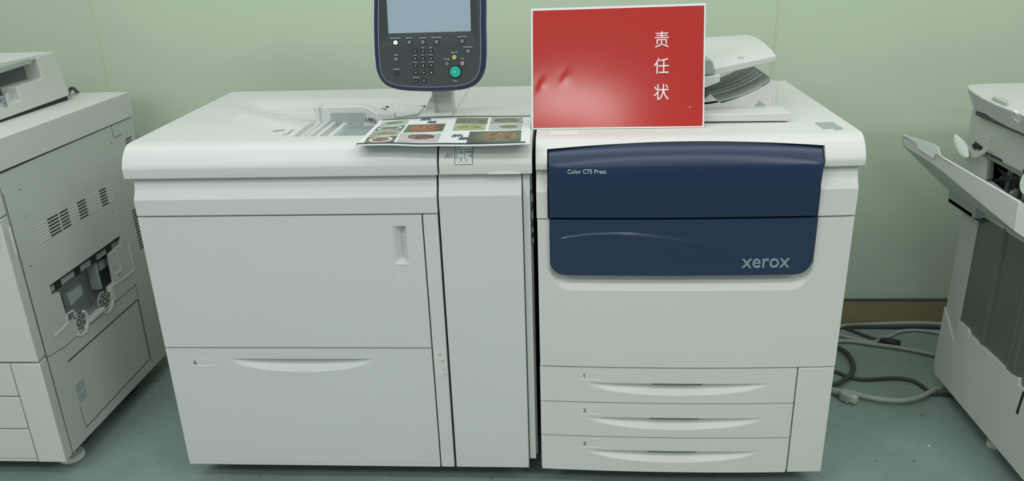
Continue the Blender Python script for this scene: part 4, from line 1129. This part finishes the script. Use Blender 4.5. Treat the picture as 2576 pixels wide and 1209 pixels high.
# scanner block on top
XF = -1.60
def fx_(px, py, x=XF): p = on_x(px, py, x); return Vector((x, p.y, p.z))
bm = BM()
Pf = [fx_(*q) for q in ((-60, 324), (172, 240.5), (175, 236), (137, 131), (92, 143.5), (106, 197), (40, 218.5), (52, 252), (30, 262), (-60, 292))]
zb = 1.0225
dz_ = Pf[1].z
prism(bm, Pf, (-0.05, 0, 0))
sb = build('scanner_unit', bm, OLDW, lc, bevel=0.002, label='scanner unit with open notch on top of the copier')
bm = BM(); box(bm, -2.35, XF-0.05, fx_(-60, 324).y, fx_(172, 240).y, 1.021, fx_(52, 252).z); 
box(bm, -2.35, XF-0.05, fx_(106, 197).y+0.005, fx_(175, 236).y-0.01, 1.021, fx_(92, 143).z-0.004)
build('scanner_body', bm, MIDG, sb)
bm = BM()
Pl = [fx_(*q) for q in ((-60, 205), (80, 159), (92, 143.5), (137, 131), (138, 128), (84, 141), (-60, 160))]
Pl = [fx_(-60, 195), fx_(74, 147), fx_(92, 143.5), fx_(137, 131), fx_(137, 128.5), fx_(60, 132), fx_(-60, 140)]
zt2 = fx_(137, 131).z
prism(bm, [(XF-0.002, fx_(-60, 175).y, zt2-0.015), (XF-0.002, fx_(137, 131).y, zt2-0.006), (XF-0.002, fx_(137, 131).y, zt2+0.002), (XF-0.002, fx_(-60, 170).y, zt2+0.006)], (-0.75, 0, 0))
build('scanner_lid', bm, OLDW, sb, bevel=0.002)
bm = BM()
Pg = [fx_(*q, XF+0.001) for q in ((-60, 188), (75, 147.5), (82, 158), (-60, 204))]; prism(bm, Pg, (-0.02, 0, 0)); build('document_tray', bm, MIDG, sb, bevel=0.001, label='mid grey tray edge under the scanner lid')
bm = BM()
Pd = [fx_(*q, XF-0.03) for q in ((12, 236), (30, 226), (50, 250), (56, 262), (34, 272), (18, 268))]; prism(bm, Pd, (0.004, 0, 0)); build('clear_tape', bm, OLDW, sb, bevel=0.001)
bm = BM()
for q in ((4, 246), (8, 256), (14, 262)): cyl(bm, fx_(*q, XF+0.001), (1, 0, 0), 0.007, 0.002, 8)
build('dirt_patch', bm, PLATE, sb)
bm = BM(); P = catmull([on_z(172, 236, 1.04), on_z(176, 224, 1.04), on_z(184, 222, 1.045), on_z(193, 230, 1.024), on_z(196, 232, 1.0)], 6); tube(bm, P, 0.0055, 12); build('cable', bm, DARKG, sb, smooth=60)
# black strip standing in for the gap shadow under the scanner
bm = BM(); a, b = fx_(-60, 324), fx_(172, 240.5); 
prism(bm, [(XF-0.004, a.y, 1.0215), (XF-0.004, b.y, 1.0215), (XF-0.004, b.y, b.z+0.003), (XF-0.004, a.y, a.z+0.003)], (-0.04, 0, 0)); build('scanner_gap_shadow', bm, BLACK, sb)
# feet
bm = BM(); c = Vector((-1.528, 0.105, 0.0)); n = 28
for k in range(n): 
    pass
ringp = []
for k in range(n*2):
    r = 0.036 if (k//1) % 2 == 0 else 0.033
    ringp.append((c.x+r*math.cos(PI*k/n), c.y+r*math.sin(PI*k/n), 0.006))
prism(bm, ringp, (0, 0, 0.018)); cyl(bm, c+Vector((0, 0, 0.0)), (0, 0, 1), 0.02, 0.006, 20); cyl(bm, c+Vector((0, 0, 0.024)), (0, 0, 1), 0.010, 0.052, 16)
build('levelling_foot', bm, OLDW, lc, label='ribbed pale levelling foot')
for (x, y) in ((-1.545, 0.20), (-1.545, 0.50), (-2.25, 0.2), (-2.25, 0.6)):
    bm = BM(); cyl(bm, (x-0.013, y, 0.028), (1, 0, 0), 0.028, 0.026, 24); box(bm, x-0.02, x+0.02, y-0.018, y+0.018, 0.045, 0.076); build('caster', bm, DARKG, lc, smooth=40)

# ================================================================== RIGHT COPIER
rc = thing('photocopier', (1.65, 0.3, 0.0), 'grey copier at the far right with its slanted side tray folded out', 'photocopier')
XR = 1.245
def rx(px, py, x=XR): p = on_x(px, py, x); return Vector((x, p.y, p.z))
bm = BM(); box(bm, XR+0.012, 2.0, -0.10, 0.545, 0.07, 0.66); build('cabinet_body', bm, DARKG, rc)
bm = BM(); prism(bm, [(XR, 0.462, 0.088), (XR, 0.554, 0.088), (XR, 0.554, 0.665), (XR, 0.462, 0.665)], (0.012, 0, 0)); build('corner_post', bm, SIDE, rc, bevel=0.002)
bm = BM()
kp = [Vector((XR, -0.10, 0.058)), Vector((XR, 0.535, 0.058)), Vector((XR, 0.555, 0.085)), Vector((XR, 0.553, 0.300)), Vector((XR, 0.462, 0.300)), rx(2438, 828), rx(2438, 840), rx(2508, 900), rx(2555, 946), rx(2566, 946), rx(2576, 960), Vector((XR, -0.10, 0.285))]
kp = [Vector((XR, -0.10, 0.052)), Vector((XR, 0.540, 0.058)), Vector((XR, 0.556, 0.085)), Vector((XR, 0.554, 0.300)), rx(2405, 868), rx(2402, 860), rx(2415, 806), rx(2438, 827), rx(2440, 838), rx(2555, 948), rx(2566, 948), Vector((XR, 0.10, 0.283)), Vector((XR, -0.10, 0.283))]
for q in kp: q.x = XR-0.005
prism(bm, kp, (0.03, 0, 0)); kick = build('lower_panel', bm, OLDW, rc, bevel=0.002)
bm = BM(); XR5 = XR-0.005; strip(bm, rx(2576, 985, XR5), rx(2558, 1040, XR5), 0.010, (-1, 0, 0), 0.0006); build('panel_slot', bm, BLACK, kick)
# dark metal side panels with vertical ridges
bm = BM(); box(bm, XR+0.004, XR+0.012, -0.10, 0.462, 0.24, 0.72); build('metal_panel', bm, METAL, rc)
for y in (0.315, 0.165, 0.145, 0.03):
    bm = BM(); box(bm, XR-0.002, XR+0.005, y-0.006, y-0.002, 0.27, 0.66); box(bm, XR-0.003, XR+0.005, y+0.002, y+0.006, 0.27, 0.66)
    build('ridge', bm, METALR, rc, bevel=0.001)
# upper body
bm = BM()
hole = [rx(*q) for q in ((2484, 398), (2576, 448), (2600, 462), (2620, 560), (2566, 520), (2482, 452))]
up = [Vector((XR, -0.10, 0.655)), Vector((XR, 0.600, 0.655)), Vector((XR, 0.612, 0.94)), Vector((XR, -0.10, 0.94))]
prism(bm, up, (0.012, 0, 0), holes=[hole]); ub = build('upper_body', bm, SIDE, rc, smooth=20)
bm = BM(); y0, y1, z0, z1 = -0.05, 0.52, 0.66, 0.90; xi = XR+0.16
A_ = [bm.verts.new(v) for v in ((XR+0.012, y0, z0), (XR+0.012, y1, z0), (XR+0.012, y1, z1), (XR+0.012, y0, z1))]; B_ = [bm.verts.new((xi, v.co.y, v.co.z)) for v in A_]
for i in range(4): bm.faces.new((A_[i], A_[(i+1) % 4], B_[(i+1) % 4], B_[i]))
bm.faces.new(B_); build('inner_cavity', bm, DARKG, rc, smooth=10)
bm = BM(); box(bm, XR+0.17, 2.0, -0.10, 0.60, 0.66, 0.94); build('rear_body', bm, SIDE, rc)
# mechanism inside
random.seed(9)
for k in range(9):
    bm = BM(); y = 0.24+0.024*k; cyl(bm, (XR+0.05+0.01*(k % 3), y, 0.735+0.012*(k % 3)), (0, 1, 0), 0.014, 0.016, 14); box(bm, XR+0.045, XR+0.075, y+0.003, y+0.009, 0.72, 0.80)
    build('roller', bm, DARKG if k % 2 else MIDG, rc, smooth=40)
for k in range(14):
    bm = BM(); y = 0.20+0.02*k; z = 0.70+0.012*((k*5) % 8); box(bm, XR+0.03+0.006*(k % 4), XR+0.07, y, y+0.012, z, z+0.02+0.004*(k % 5)); build('mechanism_block', bm, (DARKG, METAL, MIDG)[k % 3], rc, bevel=0.002)
bm = BM()
for k in range(12): 
    a = Vector((XR+0.02, 0.45-0.022*k, 0.80)); strip(bm, a, a+Vector((0.04, -0.012, -0.045)), 0.004, (-1, 0, 0.2), 0.003)
build('guide_fin', bm, METALR, rc)
bm = BM(); tube(bm, catmull([rx(2484, 455, XR+0.01), rx(2520, 452, XR+0.02), rx(2548, 449, XR+0.015), rx(2576, 446, XR+0.01)], 5), 0.005, 8); build('shaft', bm, BLACK, rc)
bm = BM(); prism(bm, [rx(*q, XR-0.004) for q in ((2470, 392), (2576, 446), (2576, 436), (2474, 384))], (0.01, 0, 0)); build('metal_edge', bm, METALR, rc, bevel=0.001)
bm = BM(); prism(bm, [rx(*q, XR-0.006) for q in ((2486, 388), (2491, 392), (2488, 448), (2480, 456))], (0.012, 0, 0)); prism(bm, [rx(*q, XR-0.003) for q in ((2440, 410), (2482, 388), (2483, 455), (2445, 432))], (0.004, 0, 0), mi=1); build('hinge_bracket', bm, [METALR, SIDE], rc, bevel=0.001)
bm = BM()
for q in ((2448, 366), (2452, 370), (2576, 430)): cyl(bm, rx(*q, XR-0.004), (1, 0, 0), 0.006, 0.006, 10)
prism(bm, [rx(*q, XR-0.003) for q in ((2452, 356), (2470, 370), (2466, 377), (2450, 372))], (0.004, 0, 0)); prism(bm, [rx(*q, XR-0.003) for q in ((2472, 378), (2520, 402), (2518, 406), (2470, 383))], (0.004, 0, 0)); build('slot', bm, BLACK, ub)
bm = BM(); cyl(bm, rx(2490, 351, XR-0.003), (1, 0, 0), 0.005, 0.004, 12); build('screw_cap', bm, OLDW, ub)
# curled white flap
def flap(P0, P1, bulge, name, lab_):
    bm = BM(); n = 14; L = []
    for i in range(n+1):
        t = i/n; a = P0[0]*(1-t)+P0[1]*t + Vector((0.012, 0, 0.004))*math.sin(PI*t); w = math.sin(PI*min(1, max(0, t)))**0.6
        b = a + P1*w
        row = []
        for j in range(7):
            s = j/6; p = a*(1-s)+b*s + bulge*math.sin(PI*s)*w
            row.append(bm.verts.new(p))
        L.append(row)
    for i in range(n):
        for j in range(6): bm.faces.new((L[i][j], L[i][j+1], L[i+1][j+1], L[i+1][j]))
    bmesh.ops.remove_doubles(bm, verts=bm.verts, dist=1e-5)
    o = build(name, bm, WHITEP, rc, smooth=80, label=lab_); md = o.modifiers.new('th', 'SOLIDIFY'); md.thickness = 0.002; return o
XW = 1.20
a0_, a1_ = rx(2403, 336, XW), rx(2437, 394, XW)
flap((a0_, a1_), rx(2393, 388, XW)-rx(2410, 366, XW)+Vector((-0.006, 0, 0)), Vector((-0.01, 0, 0)), 'side_flap', 'white rounded flap open beside the feed slot')
bm = BM(); P = [rx(*q, XW+0.01) for q in ((2405, 338), (2418, 350), (2427, 372), (2437, 394), (2462, 390), (2482, 374), (2470, 366), (2450, 350))]; 
P = [rx(*q, XW+0.012) for q in ((2431, 362), (2438, 397), (2458, 396), (2474, 387), (2487, 375), (2478, 370), (2462, 381), (2448, 380))]
prism(bm, P, (0.004, 0, 0)); build('flap_arm', bm, SIDE, rc, bevel=0.001)
bm = BM(); c = rx(2590, 461, 1.20); cyl(bm, c, (-1, 0, 0.1), 0.030, 0.008, 32); build('round_knob', bm, WHITEP, rc, bevel=0.002, smooth=40)
# folded-out side tray (long outer edge runs front to back)
TX = 1.047
o_far_t, o_far_b = on_y(2271, 337, 0.605), on_y(2268, 364, 0.605)
xh = 1.225
h_far = on_y(2384, 467, 0.60)
yn = -0.060
secs = []
def lerp(a, b, t): return a+(b-a)*t
for y in lin(0.605, yn, 10):
    t = (0.605-y)/(0.605-yn)
    zt3 = lerp(o_far_t.z, 0.864, t); zb3 = lerp(o_far_b.z, 0.832, min(1, t/0.35)) if t < 0.35 else lerp(0.832, 0.795, (t-0.35)/0.65)
    zt3 = 0.866
    secs.append([(TX, y, zt3), (TX+0.002, y, zb3), (h_far.x, y, h_far.z-0.01), (XR-0.004, y, h_far.z-0.02), (XR-0.004, y, h_far.z+0.012), (TX+0.03, y, zt3-0.020), (TX+0.007, y, zt3)])
bm = BM(); V = [[bm.verts.new(p) for p in s] for s in secs]; n = len(V[0])
for a, b in zip(V, V[1:]):
    for i in range(n): bm.faces.new((a[i], a[(i+1) % n], b[(i+1) % n], b[i]))
bm.faces.new(V[0]); bm.faces.new(list(reversed(V[-1])))
tr = build('side_tray', bm, OLDW, rc, bevel=0.0015, smooth=25, label='pale side tray folded out at a slant, darker underneath')
bm = BM()   # extension flap and grooves on outer edge
def ox(px, py, x=TX): p = on_x(px, py, x-0.001); return p
P = [ox(*q) for q in ((2276, 342), (2271, 337.5), (2300, 346), (2350, 362), (2362, 370), (2367, 392), (2354, 386.5), (2350, 399), (2309, 373.5), (2308, 361.5))]
prism(bm, P, (-0.002, 0, 0)); build('extension_flap', bm, WHITEP, tr, bevel=0.0005)
bm = BM()
for a, b in (((2273, 342), (2307, 361)), ((2307, 361), (2307, 373)), ((2307, 374), (2351, 399)), ((2352, 386), (2398, 415)), ((2270, 342), (2272, 366))): strip(bm, ox(*a), ox(*b), 0.0022, (-1, 0, 0), 0.0006)
build('groove', bm, MIDG, tr)
bm = BM(); box(bm, TX+0.165, XR+0.01, 0.43, 0.60, h_far.z-0.050, h_far.z-0.008); build('tray_bracket', bm, MIDG, rc, bevel=0.003)
bm = BM(); prism(bm, [(TX+0.165, 0.59, h_far.z-0.050), (TX+0.165, 0.44, h_far.z-0.050), (XR-0.002, 0.43, h_far.z-0.066), (XR-0.002, 0.47, h_far.z-0.066)], (0, 0, 0.012)); build('bracket_lip', bm, DARKG, rc)
bm = BM(); box(bm, XR-0.04, XR+0.03, -0.10, 0.055, 0.60, 0.69); box(bm, XR-0.02, XR+0.03, -0.10, 0.02, 0.55, 0.61); build('front_bracket', bm, OLDW, rc, bevel=0.004)
bm = BM(); box(bm, XR+0.02, 1.99, -0.125, -0.10, 0.07, 0.655); build('front_door', bm, OLDW, rc, bevel=0.003)
bm = BM(); box(bm, XR+0.02, 1.99, -0.12, -0.10, 0.66, 0.94); build('front_band', bm, OLDW, rc, bevel=0.003)
# scanner top
bm = BM()
tb = [(2.0, 0.615), (1.30, 0.615), (1.245, 0.613), (1.212, 0.600), (1.192, 0.560), (1.172, 0.480), (1.157, 0.395), (1.150, 0.317), (1.149, 0.22), (1.150, -0.10), (2.0, -0.10)]
prism(bm, [(x, y, 0.952) for x, y in tb], (0, 0, 0.064))
for v in bm.verts:
    if v.co.z < 0.96:
        v.co.x += (0.045 if v.co.y < 0.5 else 0.018) if v.co.x < 1.4 else 0; v.co.y -= 0.03 if v.co.y > 0.5 else 0
scn = build('scanner_top', bm, OLDW, rc, bevel=0.005, segs=3, smooth=35)
bm = BM(); box(bm, 1.225, 1.99, -0.09, 0.55, 0.935, 0.953); build('scanner_gap', bm, DARKG, rc)
bm = BM(); p0 = on_z(2540, 246, 1.034); box(bm, 1.235, 1.95, -0.08, p0.y, 1.0165, 1.034); lidr = build('platen_cover', bm, WHITEP, scn, bevel=0.004)
bm = BM(); prism(bm, [on_z(*q, 1.016) for q in ((2500, 247), (2534, 258), (2532, 268), (2496, 252))], (0, 0, 0.010)); build('lid_hinge', bm, SIDE, scn, bevel=0.002)
bm = BM(); c = rx(2553, 292, 1.155); c.x = 1.163; ringm(bm, c, (-1, 0, -0.6), 0.013, 0.019, 0.006, 20, a0=0, a1=PI*2); cyl(bm, c, (-1, 0, -0.6), 0.013, 0.003, 20, mi=1); build('lift_tab', bm, [WHITEP, MIDG], scn)
for (x, y) in ((1.30, 0.50), (1.30, 0.06)):
    bm = BM(); cyl(bm, (x-0.013, y, 0.026), (1, 0, 0), 0.026, 0.026, 24); box(bm, x-0.018, x+0.018, y-0.018, y+0.018, 0.042, 0.072); build('caster', bm, DARKG, rc, smooth=40)
bm = BM(); cyl(bm, (1.285, 0.22, 0.0), (0, 0, 1), 0.02, 0.018, 20); cyl(bm, (1.285, 0.22, 0.018), (0, 0, 1), 0.008, 0.06, 12); build('levelling_foot', bm, SIDE, rc)

# ================================================================== CABLES ON THE FLOOR
zc5 = lambda x, y: (2090+x/5.04, 800+y/5.04)
def cable(P, r, mt, label, z=None, ext=(), extra=None):
    z = r if z is None else z
    pts = [on_z(*zc5(*q), z) for q in P]
    for q in pts: q.z = z
    pts = [Vector(e) for e in ext[:1] if e] + pts + [Vector(e) for e in ext[1:] if e]
    bm = BM(); tube(bm, catmull(pts, 12), r, 16); o = build('floor_cable', bm, mt, smooth=60); tag(o, label, 'cable', 'loose cables on the floor between the machines'); return o
cable([(-200, 150), (60, 112), (250, 95), (700, 72), (1050, 64), (1400, 76)], 0.009, CAB_L, 'pale grey cable running along the foot of the wall', ext=(None, (1.62, 0.965, 0.009)))
cable([(-200, 125), (60, 112), (300, 105), (700, 108), (1050, 105), (1400, 112)], 0.008, CAB_D, 'black cable lying just in front of the pale wall cable', ext=(None, (1.62, 0.935, 0.008)))
cable([(-150, 150), (60, 200), (300, 262), (500, 300), (620, 280), (760, 220), (880, 168), (1050, 152), (1250, 168), (1400, 192)], 0.0065, CAB_L, 'pale cable with a hump-shaped bend behind the black connector', ext=(None, (1.62, 0.86, 0.0065)))
cable([(-150, 310), (60, 292), (250, 290), (550, 330), (900, 380), (1330, 467)], 0.0075, CAB_L, 'pale grey cable crossing straight over the floor gap', z=0.009, ext=(None, (1.50, 0.66, 0.009)))
cable([(-160, 320), (0, 335), (100, 375), (190, 430), (255, 510), (288, 610), (262, 700), (190, 765), (110, 815), (0, 850), (-120, 870)], 0.008, CAB_D, 'dark thick cable bulging out in a round loop beside the press', z=0.014, ext=(None, None))
cable([(-150, 640), (0, 662), (130, 700), (220, 742), (400, 775), (600, 768), (750, 758), (900, 765), (1030, 790), (1140, 845), (1230, 915), (1310, 960), (1450, 968)], 0.0065, CAB_D, 'thin dark cable waving across the floor towards the right copier', ext=(None, (1.45, 0.44, 0.0065)))
cable([(-150, 890), (0, 900), (140, 925), (260, 945), (500, 1005), (700, 1035), (860, 1042), (1000, 1030), (1150, 990), (1280, 925), (1400, 885)], 0.0085, CAB_L, 'pale thick cable sagging forward in a long shallow curve', z=0.016, ext=(None, (1.42, 0.54, 0.010)))
# black cord with connector
co = thing('extension_lead', tuple(on_z(*zc5(700, 300), 0.0)), 'black power cord ending in a moulded connector near the wall', 'cable', 'loose cables on the floor between the machines')
bm = BM(); pts = [on_z(*zc5(*q), 0.008) for q in ((120, 110), (230, 140), (400, 205), (560, 262), (640, 280))]
pts = [Vector((0.9, 0.97, 0.008))]+[Vector((p.x, p.y, 0.008)) for p in pts]; tube(bm, catmull(pts, 8), 0.0055, 10); build('cord', bm, CAB_D, co)
bm = BM(); a, b = on_z(*zc5(620, 282), 0.012), on_z(*zc5(880, 335), 0.012); a.z = b.z = 0.0145
tube(bm, [a, lerp(a, b, .25), lerp(a, b, .35), lerp(a, b, .95), b], lambda t: 0.007+0.0072*sstep(t/0.35) - (0.003 if t > 0.97 else 0), 14); build('connector', bm, BLACK, co, smooth=50)
# grey plug
pg = thing('power_plug', tuple(on_z(*zc5(220, 1050), 0.0)), 'pale grey moulded plug with ribbed cord lying beside the press foot', 'plug')
bm = BM(); A0 = on_z(*zc5(-60, 890), 0.014); B0 = on_z(*zc5(130, 965), 0.014); A0.z = B0.z = 0.016
P = [lerp(A0, B0, i/24) for i in range(25)]; tube(bm, P, lambda t: 0.008 + (0.0035 if int(t*24) % 2 else 0), 12); build('strain_relief', bm, CAB_L, pg)
d = (on_z(*zc5(330, 1050), 0.016)-on_z(*zc5(130, 965), 0.016)); d.z = 0; d.normalize(); s = Vector((-d.y, d.x, 0))
bm = BM(); o = B0.copy(); o.z = 0.003
prism(bm, [o-s*0.016, o+s*0.016, o+d*0.012+s*0.021, o+d*0.036+s*0.021, o+d*0.036-s*0.021, o+d*0.012-s*0.021], (0, 0, 0.030)); build('plug_body', bm, CAB_L, pg, bevel=0.004, segs=3)
bm = BM(); o2 = o+d*0.036; o2.z = 0.006; prism(bm, [o2-s*0.012, o2+s*0.012, o2+d*0.018+s*0.012, o2+d*0.018-s*0.012], (0, 0, 0.022)); build('socket_end', bm, SIDE, pg, bevel=0.001)
# small paper scraps
p = on_z(2337, 1121, 0.0); bm = BM(); prism(bm, [p+Vector((-0.003, -0.002, 0.0002)), p+Vector((0.004, -0.002, 0.0002)), p+Vector((0.003, 0.003, 0.0002)), p+Vector((-0.002, 0.003, 0.0002))], (0, 0, 0.0012))
tag(build('paper_scrap', bm, WHITEP), 'tiny white scrap on the bare floor right of the press', 'scrap')

# ================================================================== LIGHT
def area(name, loc, size, power, target, col=(0.96, 1.0, 0.97)):
    l = bpy.data.lights.new(name, 'AREA'); l.shape = 'RECTANGLE'; l.size, l.size_y = size; l.energy = power; l.color = col
    o = bpy.data.objects.new(name, l); COL.objects.link(o); o.location = loc
    o.rotation_euler = (Vector(target)-Vector(loc)).to_track_quat('-Z', 'Y').to_euler()
    return o
area('ceiling_and_fill_light', (-0.06, -4.30, 2.85), (0.80, 0.70), 22, (-0.06, -4.30, 0))
area('ceiling_and_fill_light', (-2.3, -2.6, 2.85), (1.2, 0.6), 42, (-2.3, -2.6, 0))  # added front fill, kept aside so the sign does not mirror it
area('ceiling_and_fill_light', (2.3, -2.6, 2.85), (1.2, 0.6), 42, (2.3, -2.6, 0))  # matching added fill for the cabinet fronts, right side
area('ceiling_and_fill_light', (0.0, 0.12, 2.75), (4.4, 0.30), 23, (0.0, 0.12, 0))
area('ceiling_and_fill_light', (0.0, -1.60, 2.80), (3.6, 0.30), 34, (0.0, -1.60, 0))
w = bpy.data.worlds.new('world'); scene.world = w; w.use_nodes = True
bg = w.node_tree.nodes['Background']; bg.inputs['Strength'].default_value = 1.0
_n = w.node_tree.nodes; _l = w.node_tree.links                       # brighter ceiling, dimmer far walls and floor
_tc = _n.new('ShaderNodeTexCoord'); _sp = _n.new('ShaderNodeSeparateXYZ'); _cr = _n.new('ShaderNodeValToRGB'); _mr = _n.new('ShaderNodeMapRange')
_mr.inputs['From Min'].default_value = -1; _mr.inputs['From Max'].default_value = 1
_l.new(_tc.outputs['Generated'], _sp.inputs[0]); _l.new(_sp.outputs['Z'], _mr.inputs['Value']); _l.new(_mr.outputs['Result'], _cr.inputs['Fac'])
_e = _cr.color_ramp.elements; _e[0].position = 0.35; _e[0].color = (0.12, 0.13, 0.125, 1); _e[1].position = 0.85; _e[1].color = (0.42, 0.45, 0.435, 1)
_q = _cr.color_ramp.elements.new(0.52); _q.color = (0.22, 0.24, 0.23, 1)
_l.new(_cr.outputs['Color'], bg.inputs['Color'])

vs = scene.view_settings
vs.view_transform = 'Standard'; vs.look = 'None'; vs.gamma = 1.0; vs.use_curve_mapping = False; vs.exposure = 0.0
